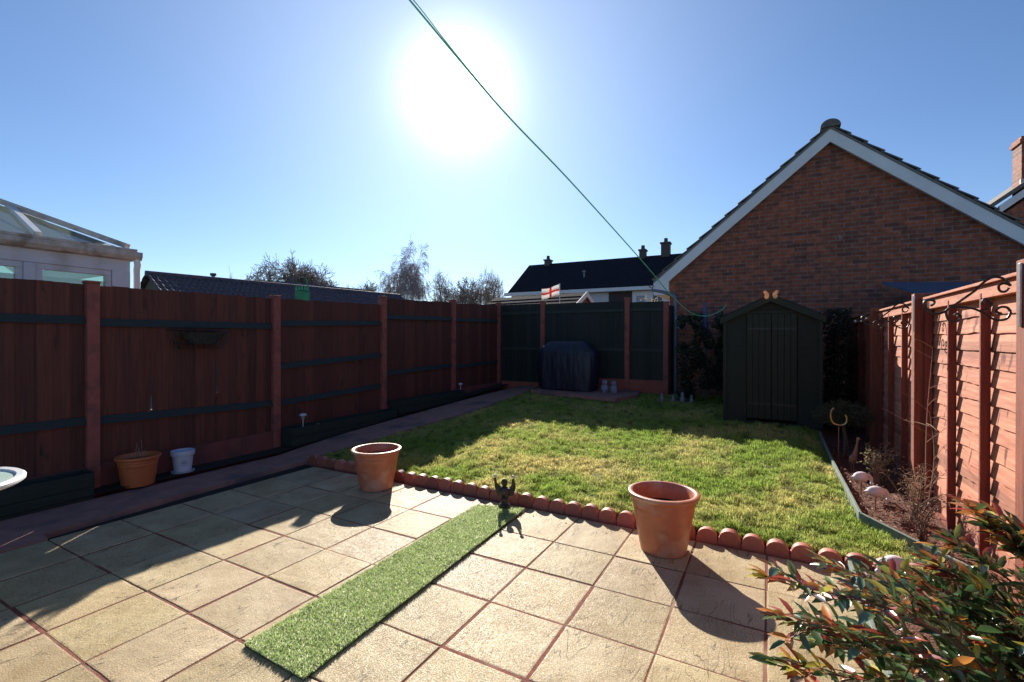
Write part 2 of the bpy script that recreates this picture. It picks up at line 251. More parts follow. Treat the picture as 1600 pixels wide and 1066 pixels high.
# ------------------------------------------------------------ mesh helpers
class MB:
    def __init__(s): s.v = []; s.f = []
    def add(s, vs, fs):
        k = len(s.v); s.v += [tuple(x) for x in vs]; s.f += [tuple(i+k for i in f) for f in fs]; return s
    def box(s, x0, x1, y0, y1, z0, z1, mtx=None):
        vs = [Vector(p) for p in ((x0,y0,z0),(x1,y0,z0),(x1,y1,z0),(x0,y1,z0),(x0,y0,z1),(x1,y0,z1),(x1,y1,z1),(x0,y1,z1))]
        if mtx: vs = [mtx @ p for p in vs]
        return s.add(vs, ((0,3,2,1),(4,5,6,7),(0,1,5,4),(1,2,6,5),(2,3,7,6),(3,0,4,7)))
    def hexa(s, vs): return s.add(vs, ((0,3,2,1),(4,5,6,7),(0,1,5,4),(1,2,6,5),(2,3,7,6),(3,0,4,7)))
    def prism(s, poly, d):   # poly list of 3d points, d extrusion vector
        n = len(poly); d = Vector(d); a = [Vector(p) for p in poly]
        return s.add(a+[p+d for p in a], [tuple(range(n))[::-1], tuple(range(n, 2*n))]+[(i, (i+1) % n, n+(i+1) % n, n+i) for i in range(n)])
    def tube(s, pts, rad, n=8, cap=True):
        pts = [Vector(p) for p in pts]; m = len(pts)
        if not hasattr(rad, '__len__'): rad = [rad]*m
        vs = []; prev = None
        for i, p in enumerate(pts):
            t = (pts[min(i+1, m-1)]-pts[max(i-1, 0)]).normalized()
            if prev is None: a = t.orthogonal().normalized()
            else:
                a = prev-t*prev.dot(t)
                a = a.normalized() if a.length > 1e-6 else t.orthogonal().normalized()
            prev = a; b = t.cross(a)
            for k in range(n):
                q = 2*PI*k/n; vs.append(p+(a*math.cos(q)+b*math.sin(q))*rad[i])
        fs = [(i*n+k, i*n+(k+1) % n, (i+1)*n+(k+1) % n, (i+1)*n+k) for i in range(m-1) for k in range(n)]
        if cap: fs += [tuple(range(n))[::-1], tuple((m-1)*n+k for k in range(n))]
        return s.add(vs, fs)
    def lathe(s, prof, n=32, c=(0, 0, 0), sx=1, sy=1, mtx=None):
        vs = []
        for r, z in prof:
            for k in range(n):
                q = 2*PI*k/n; p = Vector((c[0]+r*math.cos(q)*sx, c[1]+r*math.sin(q)*sy, c[2]+z))
                vs.append(mtx @ p if mtx else p)
        fs = [(i*n+k, i*n+(k+1) % n, (i+1)*n+(k+1) % n, (i+1)*n+k) for i in range(len(prof)-1) for k in range(n)]
        fs += [tuple(range(n))[::-1], tuple((len(prof)-1)*n+k for k in range(n))]
        return s.add(vs, fs)
    def ball(s, c, r, n=12, m=8, sx=1, sy=1, sz=1, mtx=None):
        prof = [(max(1e-4, r*math.sin(PI*i/m)), -r*math.cos(PI*i/m)*sz) for i in range(m+1)]
        return s.lathe(prof, n, c, sx, sy, mtx)
    def build(s, name, m, parent=None, smooth=False, bevel=0, loc=None):
        me = bpy.data.meshes.new(name); me.from_pydata(s.v, [], s.f); me.update()
        bm = bmesh.new(); bm.from_mesh(me); bmesh.ops.recalc_face_normals(bm, faces=bm.faces); bm.to_mesh(me); bm.free()
        o = bpy.data.objects.new(name, me); C.objects.link(o)
        me.materials.append(m)
        if smooth:
            me.shade_smooth() if hasattr(me, 'shade_smooth') else None
            try: me.set_sharp_from_angle(angle=R(38))
            except Exception: pass
        if bevel:
            b = o.modifiers.new('bevel', 'BEVEL'); b.width = bevel; b.segments = 2; b.limit_method = 'ANGLE'; b.angle_limit = R(40)
        if parent: o.parent = parent
        if loc: o.location = loc
        return o
def npmesh(name, V, Fc, m, parent=None, col=None, nv=3, smooth=False):
    me = bpy.data.meshes.new(name); V = np.asarray(V, np.float32); Fc = np.asarray(Fc, np.int32)
    me.vertices.add(len(V)); me.vertices.foreach_set('co', V.ravel()); me.loops.add(Fc.size); me.loops.foreach_set('vertex_index', Fc.ravel())
    me.polygons.add(len(Fc)); me.polygons.foreach_set('loop_start', np.arange(0, Fc.size, Fc.shape[1], dtype=np.int32))
    me.update(calc_edges=True); me.validate()
    if smooth: me.shade_smooth()
    if col is not None:
        a = me.color_attributes.new('tone', 'FLOAT_COLOR', 'POINT'); cc = np.ones((len(V), 4), np.float32); cc[:, :3] = col; a.data.foreach_set('color', cc.ravel())
    me.materials.append(m); o = bpy.data.objects.new(name, me); C.objects.link(o)
    if parent: o.parent = parent
    return o
def tag(o, label=None, cat=None, group=None, kind=None):
    for k, v in (('label', label), ('category', cat), ('group', group), ('kind', kind)):
        if v: o[k] = v
    return o
def thing(name, label, cat, loc=(0, 0, 0), rz=0, group=None):
    o = bpy.data.objects.new(name, None); C.objects.link(o); o.empty_display_size = .1; o.location = loc; o.rotation_euler = (0, 0, rz); return tag(o, label, cat, group)
def copy_tree(o, parent=None):
    c = o.copy(); C.objects.link(c)
    if parent: c.parent = parent
    for ch in [x for x in bpy.data.objects if x.parent == o]: copy_tree(ch, c)
    return c
def struct(o): o['kind'] = 'structure'; return o

def G(X, Y):
    g = .37*(min(6.6, max(0, Y-2.4))/6)**.88
    if X > 3.2: g *= max(.35, 1-(X-3.2)*1.5)
    return g

# ------------------------------------------------------------ ground
xs = np.unique(np.concatenate([np.linspace(-300, -8, 14), np.linspace(-8, 8, 65), np.linspace(8, 300, 14)]))
ys = np.unique(np.concatenate([np.linspace(-300, -5, 12), np.linspace(-5, 12, 69), np.linspace(12, 400, 16)]))
V = [(x, y, G(min(x, 4), y)-.06) for y in ys for x in xs]; nx = len(xs)
Fq = [(j*nx+i, j*nx+i+1, (j+1)*nx+i+1, (j+1)*nx+i) for j in range(len(ys)-1) for i in range(nx-1)]
struct(npmesh('ground', V, Fq, M['ground'], smooth=True))

# patio: bevelled riven slabs on a red mortar bed
SX, SY = .4618, .45
struct(MB().box(-1.935, 3.225, -3.2, 2.335, -.05, -.004).build('patio_pointing', M['mortar']))
V = []; Fq = []; SC = []
xe = [-1.93]+[k*SX for k in range(-3, 7)]+[3.22]; ye = [j*SY for j in range(-7, 6)]
ye[-1] = 2.33
for i in range(len(xe)-1):
    for j in range(len(ye)-1):
        g = .0042+rng.random()*.003; dz = rng.uniform(-.003, .002); x0, x1, y0, y1 = xe[i]+g, xe[i+1]-g, ye[j]+g, ye[j+1]-g
        jx, jy = rng.uniform(-.004, .004), rng.uniform(-.004, .004)
        tone = rng.uniform(.88, 1.1); cc = (tone, tone*rng.uniform(.97, 1.01), tone*rng.uniform(.88, 1.02))
        k = len(V); bev = .006
        # irregular outline, two rings + bottom
        def ring(ins, z):
            pts = []
            for (ax, ay, bx, by) in ((x0, y0, x1, y0), (x1, y0, x1, y1), (x1, y1, x0, y1), (x0, y1, x0, y0)):
                for q in range(6):
                    t = q/6; px, py = ax+(bx-ax)*t, ay+(by-ay)*t
                    w = .0028*noise.noise(Vector((px*23, py*23, i*3.1+j*7.7)))
                    cx_, cy_ = (x0+x1)/2, (y0+y1)/2; dx_, dy_ = px-cx_, py-cy_; l = math.hypot(dx_, dy_)
                    pts.append((px-dx_/l*(ins+w)+jx, py-dy_/l*(ins+w)+jy, z))
            return pts
        r_ = [ring(0, -.03), ring(0, -.006+dz), ring(bev*.5, -.001+dz), ring(bev*1.8, dz)]
        for q in r_: V += q
        for a in range(3):
            for q in range(24): Fq.append((k+a*24+q, k+a*24+(q+1) % 24, k+(a+1)*24+(q+1) % 24, k+(a+1)*24+q))
        Fq.append(tuple(k+72+q for q in range(24))); SC += [cc]*96
me = bpy.data.meshes.new('patio'); me.from_pydata(V, [], Fq); me.update(); a = me.color_attributes.new('slab', 'FLOAT_COLOR', 'POINT')
for i, c in enumerate(SC): a.data[i].color = (*c, 1)
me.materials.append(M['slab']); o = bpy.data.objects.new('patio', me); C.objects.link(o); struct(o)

# path along the left fence
L_ = [(-3.0, -2.72), (-1, -2.72), (0, -2.72), (.9, -2.74), (1.85, -2.75), (3.6, -2.66), (5.5, -2.58), (7, -2.5), (8.42, -2.33)]
R_ = [(-3.0, -1.94), (-.245, -1.94), (0.0, -1.94), (.015, -2.07), (.6, -2.13), (1.1, -2.16), (1.5, -2.18), (2.4, -2.19), (3.5, -1.99), (5.7, -1.76), (7.2, -1.82), (8.42, -1.9)]
def interp(T, y):
    return float(np.interp(y, [t[0] for t in T], [t[1] for t in T]))
def pathX(y): return interp(R_, y)
vs = []; fs = []; yy = sorted(set([t[0] for t in L_+R_]+list(np.linspace(2.4, 8.42, 14))))
for y in yy:
    z = G(-2, y)+.012+.03*min(1, max(0, y-2.3)); l, r = interp(L_, y), interp(R_, y); vs += [(l, y, z-.12), (l, y, z), (r, y, z), (r, y, z-.12)]
for i in range(len(yy)-1):
    for q in range(3): fs.append((4*i+q, 4*i+q+1, 4*i+q+5, 4*i+q+4))
struct(MB().add(vs, fs).build('path', M['path']))
# soil strips
def strip(name, xa, xb, y0, y1, off, m, n=40, nxx=6, bump=.012):
    vs = []; fs = []
    for i in range(n+1):
        y = y0+(y1-y0)*i/n; a = xa(y) if callable(xa) else xa; b = xb(y) if callable(xb) else xb
        for k in range(nxx+1):
            x = a+(b-a)*k/nxx; vs.append((x, y, G(x, y)+off+bump*noise.noise(Vector((x*9, y*9, 1)))))
    for i in range(n):
        for k in range(nxx): q = i*(nxx+1)+k; fs.append((q, q+1, q+nxx+2, q+nxx+1))
    return struct(MB().add(vs, fs).build(name, m, smooth=True))
strip('soil', -3.1, -2.7, -3, 8.5, .05, M['soil'])
strip('soil_gap', -2.25, -1.92, 0.0, 2.4, -.035, M['soil'], nxx=2, bump=.004)
def bedX(y): return float(np.interp(y, [-3, 2.3, 2.6, 2.8, 3.19, 4.74, 5.6, 7.2], [3.235, 3.235, 3.72, 3.70, 3.41, 3.375, 3.36, 3.42]))
strip('bark_bed', lambda y: bedX(y)-.01, 4.2, 2.55, 8.6, .03, M['bark'], n=90, nxx=16, bump=.035)
strip('front_bed', 3.24, 4.2, -3, 2.62, .035, M['bark'], n=80, nxx=12, bump=.03)

# lawn sheet
def lawnZ(x, y):
    e = min(1, max(0, (x-pathX(y))/.5)); r = min(1, max(0, (bedX(y)-x)/.3))
    return G(x, y)+.008+.03*e*min(1, r+.3)*max(.0, 1-(y-2.4)/1.6)+.008*noise.noise(Vector((x*2.2, y*2.2, 0)))
n1, n2 = 90, 90; vs = []; fs = []
for j in range(n2+1):
    y = 2.435+(8.5-2.435)*j/n2; a, b = pathX(y)-.01, bedX(max(y, 2.6))-.005
    if y > 5.6: b = 3.42
    for i in range(n1+1): x = a+(b-a)*i/n1; vs.append((x, y, lawnZ(x, y)))
for j in range(n2):
    for i in range(n1): q = j*(n1+1)+i; fs.append((q, q+1, q+n1+2, q+n1+1))
struct(MB().add(vs, fs).build('lawn', M['lawn'], smooth=True))

# grass blades
def blades(n, sampler, zf, h0, h1, wd, colf, name, label):
    P = []; 
    while len(P) < n:
        p = sampler()
        if p: P.append(p)
    P = np.array(P); z = np.array([zf(a, b) for a, b in P]); k = len(P)
    an = nr.uniform(0, 2*PI, k); hh = nr.uniform(h0, h1, k); cl = np.array([noise.noise(Vector((a*6, b*6, 3.3))) for a, b in P]); c2 = np.array([noise.noise(Vector((a*15, b*15, 7.3))) for a, b in P]); hh *= np.clip(1+(.8*cl+.9*c2)*(1 if h1 > .04 else .25), .3, 2.4)
    lean = nr.uniform(.1, .95, k)*hh; la = nr.uniform(0, 2*PI, k)+cl*2; w_ = wd*nr.uniform(.6, 1.4, k)
    b = np.stack([P[:, 0], P[:, 1], z-.003], 1); side = np.stack([np.cos(an), np.sin(an), 0*an], 1)*w_[:, None]/2
    mid = b+np.stack([np.cos(la)*lean*.35, np.sin(la)*lean*.35, hh*.6], 1); tip = b+np.stack([np.cos(la)*lean, np.sin(la)*lean, hh*(1-.25*lean/hh)], 1)
    V = np.empty((k, 5, 3)); V[:, 0] = b-side; V[:, 1] = b+side; V[:, 2] = mid+side*.8; V[:, 3] = mid-side*.8; V[:, 4] = tip
    i0 = np.arange(k)*5; Ft = np.concatenate([np.stack([i0, i0+1, i0+2], 1), np.stack([i0, i0+2, i0+3], 1), np.stack([i0+3, i0+2, i0+4], 1)])
    cc = np.repeat(colf(P, k), 5, axis=0)
    o = npmesh(name, V.reshape(-1, 3), Ft, M['grass'], col=cc); tag(o, label, 'grass', kind='stuff'); return o
def lawn_s():
    y = 2.44+(8.45-2.44)*rng.random()**1.5; a, b = pathX(y)+.0, bedX(max(y, 2.6)) if y < 5.6 else 3.4
    x = rng.uniform(a, b)
    if 2.16 < x < 3.45 and y > 6.36: return None
    if -1.66 < x < .3 and y > 7.5: return None
    return (x, y)
def lawn_c(P, k):
    g = np.array([noise.noise(Vector((a*1.3, b*1.3, 9)))+.45*noise.noise(Vector((a*5, b*5, 2))) for a, b in P])
    dry = np.clip(.36+1.0*g-.05*P[:, 0]+.18*nr.standard_normal(k), 0, 1)[:, None]
    c = np.array([.28, .41, .06])*(1-dry)+np.array([.72, .60, .22])*dry
    g2 = np.array([noise.noise(Vector((a*7, b*7, 5)))+.6*noise.noise(Vector((a*18, b*18, 1))) for a, b in P]); c = c*np.clip(1-1.1*np.clip(g2-.05, 0, 1), .35, 1)[:, None]
    return c*nr.uniform(.55, 1.3, (k, 1))
blades(300000, lawn_s, lawnZ, .014, .05, .0055, lawn_c, 'grass', 'rough lawn of short green and straw coloured grass blades')

# artificial turf strip
turf = MB(); tx = [(.545, -.02), (1.0, -.035), (.905, 2.24), (.495, 2.14)]
def tpt(s, t): # s across, t along
    a = np.array(tx[0])*(1-s)+np.array(tx[1])*s; b = np.array(tx[3])*(1-s)+np.array(tx[2])*s; return a*(1-t)+b*t
vs = [(*tpt(0, 0), .003), (*tpt(1, 0), .003), (*tpt(1, 1), .003), (*tpt(0, 1), .003)]; vs += [(a, b, .011) for a, b, c in vs]
tr = thing('artificial_turf', 'long narrow strip of artificial green turf lying on the sunlit paving', 'turf strip', (0, 0, 0))
MB().hexa(vs).build('backing', mat('turf_backing', (.04, .07, .03), (.05, .05, .03), 30, .9), tr)
def turf_c(P, k):
    d = (nr.random(k) < .22)[:, None]; c = np.where(d, np.array([.85, .85, .6]), np.array([.42, .54, .19])); return c*nr.uniform(.6, 1.3, (k, 1))
tb = blades(70000, lambda: tuple(tpt(min(1, max(0, rng.uniform(-.012, 1.012))), min(1, max(0, rng.uniform(-.003, 1.003))))), lambda a, b: .011, .014, .028, .0035, turf_c, 'pile', None)
for q in ('category', 'label'):
    if q in tb: del tb[q]
tb.parent = tr

# ------------------------------------------------------------ scalloped edging
pitch = .151
def scallop():
    b = MB(); prof = [(-.5*pitch+.001, -.06), (.5*pitch-.001, -.06), (.5*pitch-.001, .032)]
    for k in range(13): q = PI*k/12; prof.append((math.cos(q)*.069, .036+math.sin(q)*.066))
    prof.append((-.5*pitch+.001, .032)); prof = [(x, 0, z) for x, z in prof]
    b.prism(prof, (0, .062, 0)); return b
base = scallop().build('edging_tile', M['edging'], bevel=.005, smooth=True)
E0 = Vector((-2.12, 2.40, 0)); E1 = Vector((3.52, 2.345, 0)); ne = int((E1-E0).length/pitch)
ANCH = [(-2.2, 'the path end'), (-.70, 'the left big pot'), (.735, 'the dark figurine'), (2.12, 'the right big pot'), (3.62, 'the timber edging board')]
cxs = [(E0+(E1-E0)*((k+.5)/ne)).x for k in range(ne)]; WORDS = ['first', 'second', 'third', 'fourth', 'fifth', 'sixth', 'seventh', 'eighth']
def edge_label(k, x):
    i = min(range(5), key=lambda q: abs(ANCH[q][0]-x)); ax, nm = ANCH[i]
    if i in (1, 2, 3) and abs(x-ax) <= pitch/2+.001 and all(abs(x-ax) <= abs(c-ax) for c in cxs): return 'terracotta scalloped edging tile directly behind '+nm
    cen = min(cxs, key=lambda c: abs(c-ax)) if i in (1, 2, 3) else ax
    n = sum(1 for c in cxs if (cen < c < x-1e-6 or x+1e-6 < c < cen)); return 'terracotta scalloped edging tile, %s one to the %s of %s' % (WORDS[min(n, 7)], 'right' if x > ax else 'left', nm)
for k in range(ne):
    o = base if k == 0 else base.copy()
    if k: C.objects.link(o)
    p = E0+(E1-E0)*((k+.5)/ne); o.location = (p.x, p.y, rng.uniform(-.008, .006)); o.rotation_euler = (rng.uniform(-.09, .09), rng.uniform(-.04, .04), rng.uniform(-.05, .05))
    tag(o, edge_label(k, p.x), 'edging tile', 'scalloped terracotta edging tiles along the lawn')

# ------------------------------------------------------------ left fence
posts = [-1.3, .63, 2.56, 4.54, 6.55, 8.42]; ptop = [2.05, 2.05, 2.07, 2.22, 2.31, 2.38]
def gz(y): return G(-3, y)+.06
lf = thing('timber_fence', 'long dark red-brown timber fence along the left side behind the path', 'fence', (-3, 0, 0))
slits = [(1.14, .74, .9, .02), (1.82, .86, 1.24, .026), (3.0, 1.47, 1.63, .026), (3.325, 2.03, 2.2, .03)]
for i, y in enumerate(posts):
    p = MB().box(-.05, .055, y-.05, y+.05, -.1, ptop[i]-.01).build('post', M['post_red'], lf, bevel=.006)
    MB().box(-.055, .06, y-.055, y+.055, ptop[i]-.01, ptop[i]+.012).build('cap', M['post_red'], p, bevel=.004)
for i in range(5):
    y0, y1 = posts[i]+.052, posts[i+1]-.052; za = [2.03, 2.03, 2.045, 2.20, 2.25][i]; zb = [2.03, 2.04, 2.09, 2.26, 2.33][i]
    gb = [.25, .27, .24, .36, .46][i]
    b = MB(); n = 15; bw_ = (y1-y0)/n
    for k in range(n):
        a, c = y0+k*bw_, y0+(k+1)*bw_+.012; yc = (a+c)/2; top = za+(zb-za)*(yc-y0)/(y1-y0)+rng.uniform(-.006, .006)
        segs = [(gb-.03, top)]; t1, t2 = .006, .014; off = -.02+rng.uniform(-.002, .002)
        for sy, s0, s1, sw in slits:
            if a <= sy < a+bw_:
                lo, hi = min(sy-sw/2, c-.02), sy+sw/2
                # board split round a narrow gap
                for (ya, yb, z0, z1) in ((a, sy-sw/2, gb-.03, top), (sy+sw/2, max(c, sy+sw/2+.02), gb-.03, top), (sy-sw/2, sy+sw/2, gb-.03, s0), (sy-sw/2, sy+sw/2, s1, top)):
                    if z1 > z0 and yb > ya: b.box(off, off+.010, ya, yb, z0, z1)
                segs = []
        for z0, z1 in segs:
            b.hexa([(off, a, z0), (off+t1, a, z0), (off+t2+.004, c, z0), (off+.004, c, z0), (off, a, z1), (off+t1, a, z1), (off+t2+.004, c, z1), (off+.004, c, z1)])
    pn = b.build('panel', M['boards_red'], lf)
    rails = [(1.69, 1.69), (1.67, 1.68), (1.72, 1.78), (1.89, 1.93), (1.92, 1.95)][i]
    mids = [None, None, (1.14, 1.24), None, None][i]; low = [(.72, .72), (.71, .66), (.65, .72), (.92, .97), (.93, .97)][i]
    for rl in (rails, mids, low):
        if rl:
            z0, z1 = rl
            MB().hexa([(-.004, y0, z0-.045), (.035, y0, z0-.045), (.035, y1, z1-.045), (-.004, y1, z1-.045), (-.004, y0, z0+.03), (.012, y0, z0+.03), (.012, y1, z1+.03), (-.004, y1, z1+.03)]).build('rail', M['rail'], pn)
    MB().hexa([(-.02, y0, -.1), (.025, y0, -.1), (.025, y1, -.1), (-.02, y1, -.1), (-.02, y0, gb), (.025, y0, gb), (.025, y1, gb+.01), (-.02, y1, gb+.01)]).build('gravel_board', M['gravel'], lf, bevel=.004)

# ------------------------------------------------------------ back fence (dark green)
YB = 8.47
bf = thing('timber_fence', 'dark green timber fence with pinkish posts across the back of the garden', 'fence', (0, YB, 0))
px_ = [-2.97, -1.82, .14, .93]; pz = [2.38, 2.37, 2.36, 2.25]
MB().box(-2.985, -2.925, -.03, .02, .1, 2.33).build('corner_gap_filler', M['boards_green'], bf)  # added filler, keeps sunlight from streaking through the fence corner
for i in (1, 2, 3):
    p = MB().box(px_[i]-.05, px_[i]+.05, -.06, .05, 0, pz[i]).build('post', M['post_red'], bf, bevel=.006)
    MB().box(px_[i]-.055, px_[i]+.055, -.065, .055, pz[i], pz[i]+.02).build('cap', M['post_red'], p, bevel=.004)
for i in range(3):
    x0, x1 = px_[i]+.052, px_[i+1]-.052; b = MB(); n = max(5, int((x1-x0)/.125)); q = (x1-x0)/n; top = [2.33, 2.31, 2.28][i]
    for k in range(n): a = x0+k*q; c = a+q+.01 if k < n-1 else x1; b.hexa([(a, 0, .3), (c, -.006, .3), (c, .006, .3), (a, .008, .3), (a, 0, top), (c, -.006, top+.003), (c, .006, top+.003), (a, .008, top)])
    pn = b.build('panel', M['boards_green'], bf)
    for z in (2.12, 1.28): MB().box(x0, x1, -.03, -.007, z-.03, z+.03).build('rail', mat('green_rail', (.022, .032, .027), None, 4, .7), pn)
    MB().box(x0, x1, -.045, .02, .1, .50 if i == 0 else .66).build('gravel_board', M['gravel_orange'], bf)

MB().box(.955, 1.0, .06, .40, 0, 2.2).build('light_leak_filler', M['boards_green'], bf)  # added board, blocks sun leaking between the fence end and garage
# ------------------------------------------------------------ right fence (waney lap)
XR = 3.9
rf = thing('lap_panel_fence', 'sunlit salmon-red wavy lap panel fence on the right of the lawn', 'fence', (XR, 0, 0))
rposts = [-.1, 1.94, 4.0, 6.05, 8.1]
for y in rposts:
    MB().box(0, .16, y-.045, y+.055, -.1, 1.91).build('post', M['lap_post'], rf, bevel=.004)
for i in range(4):
    y0, y1 = rposts[i]+.055, rposts[i+1]-.045; b = MB(); z = .08; nb = 15; hstep = (1.80-z)/nb
    for k in range(nb):
        za = z+k*hstep; ns = 26; vs = []; fs = []; ph = rng.random()*50
        for s in range(ns+1):
            y = y0+(y1-y0)*s/ns; lo = za-.025+.010*noise.noise(Vector((y*4.2, k*5.1+i*9, ph)))+.006*noise.noise(Vector((y*13, k, ph)))
            up = za+hstep+.02
            vs += [(.118, y, lo), (.130, y, lo), (.141, y, up), (.136, y, up)]
        for s in range(ns):
            for q in range(4): fs.append((4*s+q, 4*s+(q+1) % 4, 4*s+4+(q+1) % 4, 4*s+4+q))
        fs += [(0, 1, 2, 3), tuple(4*ns+q for q in (3, 2, 1, 0))]
        b.add(vs, fs)
    pn = b.build('panel', M['lap'], rf)
    for t in (.02, .36, .68, .985):
        y = y0+(y1-y0)*t; MB().box(.066, .116, y-.012, y+.012, .05, 1.80).build('batten', M['batten'], pn, bevel=.003)
    MB().box(.070, .116, y0, y1, 1.765, 1.845).build('top_batten', M['cap'], pn, bevel=.003)
    MB().box(.045, .148, y0, y1, 1.848, 1.868).build('capping', M['cap'], rf, bevel=.003)
    MB().box(.08, .12, y0, y1, -.08, .075).build('gravel_board', M['lap_post'], rf)

# hanging-basket brackets projecting from the posts
def bracket():
    t = thing('basket_bracket', 'black wrought iron scroll bracket fixed to the nearest right fence post', 'bracket', (XR, 1.93, 0), group='scroll brackets on the right fence')
    Z = lambda p: (p[0]-XR, 0, p[1])
    plA = np.array([CAM[0], CAM[1], CAM[2]])
    def cv(pts):
        r = []
        for x, y in pts:
            u, v = 1350+x*.18769, 400+y*.18769; d = np.array(fw)+np.array(rr)*(u-800)/F-np.array(uu)*(v-533)/F; k = (1.93-CAM[1])/d[1]; q = CAM+d*k; r.append((q[0]-XR-.008, 0, q[2]))
        return smooth_poly(r)
    m = MB()
    for pts in (((1240,250),(1190,195),(1120,175),(1050,195),(985,245),(940,290),(815,378),(690,465)),
                ((690,465),(620,485),(560,460),(520,410),(520,380),(560,365),(600,375),(595,400),(570,415)),
                ((690,465),(740,430),(830,425),(930,440),(1000,470),(1070,515),(1140,535),(1210,520),(1240,465)),
                ((700,450),(703,490),(720,530),(765,550),(815,530),(820,495),(790,480),(765,495)),
                ((985,455),(1040,445),(1075,410),(1060,370),(1020,360),(1000,385),(1010,402)),
                ((1240,465),(1210,430),(1160,425),(1120,450),(1130,470),(1165,480)),
                ((1235,240),(1180,228),(1140,250),(1150,290),(1190,297),(1225,265))):
        m.tube(cv(pts), .0062, 6)
    m.build('scrollwork', M['iron'], t, smooth=True)
    MB().box(-.012, -.001, -.013, .013, 1.57, 1.89).build('wall_plate', M['galv'], t, bevel=.002)
    return t
def smooth_poly(p, n=5):
    p = [Vector(x) for x in p]; o = []
    for i in range(len(p)-1):
        a, b, c, d = p[max(i-1, 0)], p[i], p[i+1], p[min(i+2, len(p)-1)]
        for k in range(n):
            t = k/n; o.append(.5*((2*b)+(c-a)*t+(2*a-5*b+4*c-d)*t*t+(3*b-a-3*c+d)*t**3))
    o.append(p[-1]); return o
b1 = bracket(); b2 = copy_tree(b1); b2.location = (XR, 3.94, 0); b2['label'] = 'black wrought iron scroll bracket on the second fence post, half in shade'

# ------------------------------------------------------------ garage
YG = 8.9; GX0, GX1, EZ, AZp = .92, 6.52, 2.93, 5.28; GXM = (GX0+GX1)/2
ga = thing('brick_garage', 'red brick garage with steep pitched tiled roof behind the green shed', 'garage', (GXM, YG, 0))
hw = (GX1-GX0)/2; dep = 6.0; sl_ = (AZp-EZ)/hw
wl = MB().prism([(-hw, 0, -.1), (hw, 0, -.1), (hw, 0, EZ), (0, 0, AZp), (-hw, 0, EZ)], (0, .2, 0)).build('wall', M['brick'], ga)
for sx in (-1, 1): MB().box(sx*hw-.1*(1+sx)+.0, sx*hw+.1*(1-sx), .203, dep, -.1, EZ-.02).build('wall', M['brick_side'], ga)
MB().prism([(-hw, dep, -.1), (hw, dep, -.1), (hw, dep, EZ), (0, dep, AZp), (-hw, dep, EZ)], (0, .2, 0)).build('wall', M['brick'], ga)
ov = .30
for sx in (-1, 1):
    # tile courses as overlapping lifted strips
    b = MB(); L = math.hypot(hw+ov, (hw+ov)*sl_); nc = 13; ux, uz = sx*(hw+ov)/L, -(hw+ov)*sl_/L; nx_, nz_ = -uz*sx*1.0, abs(ux)
    nvec = Vector((sx*abs(uz), 0, abs(ux)))
    for k in range(nc):
        a, c = L*k/nc, L*(k+1)/nc+.05; top = Vector((0, 0, AZp+.07))
        pa = top+Vector((ux, 0, uz))*a; pc = top+Vector((ux, 0, uz))*min(c, L+.02)
        la, lc = .002, .036
        q = [pa+nvec*la, pc+nvec*lc, pc+nvec*(lc+.02), pa+nvec*(la+.02)]
        b.prism([(p.x, -.13-.008*(k % 2), p.z) for p in q], (0, dep+.4, 0))
    rfo = b.build('roof', M['tile_grey'], ga)
    # verge mortar/undercloak and barge board
    top = Vector((0, 0, AZp+.07)); e = top+Vector((ux, 0, uz))*(L+.02)
    def band(y0, y1, o1, o2, nm, m, par, xin=0):
        p = [top+Vector((0, 0, -o1/abs(ux))), e+Vector((0, 0, -o1/abs(ux))), e+Vector((0, 0, -o2/abs(ux))), top+Vector((0, 0, -o2/abs(ux)))]
        return MB().prism([(q.x, y0, q.z) for q in p], (0, y1-y0, 0)).build(nm, m, par)
    band(-.125, -.03, .0, .035, 'undercloak', M['soffit'], rfo)
    band(-.115, -.085, .037, .215, 'barge_board', M['barge'], ga)
    band(-.084, -.002, .18, .2, 'soffit', M['barge'], ga)
    # eaves box end
    ex = sx*(hw+ov); ez = AZp+.07-(hw+ov)*sl_
    MB().prism([(ex, -.118, ez-.05), (sx*(hw+.0), -.118, ez-.235+ov*sl_), (sx*(hw+.0), -.118, ez-.31), (ex, -.118, ez-.31)], (0, .034, 0)).build('box_end', M['barge'], ga)
    MB().box(min(ex, sx*hw), max(ex, sx*hw), -.08, dep+.2, ez-.30, ez-.27).build('soffit', M['barge'], ga)
    g = MB(); 
    for yv in (0,):
        pts = [(ex+sx*.06+.055*math.cos(PI*k/8+PI), -.16, ez-.10+.055*math.sin(PI*k/8+PI)) for k in range(9)]; pts += [(ex+sx*.06+.048*math.cos(PI*k/8+PI), -.16, ez-.10+.048*math.sin(PI*k/8+PI)) for k in range(8, -1, -1)]
        g.prism(pts, (0, dep+.3, 0))
    g.build('gutter', M['grey_pipe'], ga, smooth=True)
rd = MB()
for k in range(14):
    y0 = -.17+k*.46; pts = [(.155*math.cos(PI*q/12), y0, AZp+.045+.135*math.sin(PI*q/12)) for q in range(13)]
    rd.prism(pts, (0, .452, 0))
rd.build('ridge_tiles', M['tile_grey'], ga, smooth=True)
MB().tube(smooth_poly([(-hw-ov-.05, -.10, EZ-.38), (-hw-.12, -.11, EZ-.43), (-hw+.10, -.11, EZ-.52), (-hw+.13, -.10, EZ-.62)]), .036, 10).tube([(-hw+.13, -.10, EZ-.62), (-hw+.13, -.10, .3)], .036, 10).build('downpipe', M['grey_pipe'], ga, smooth=True)

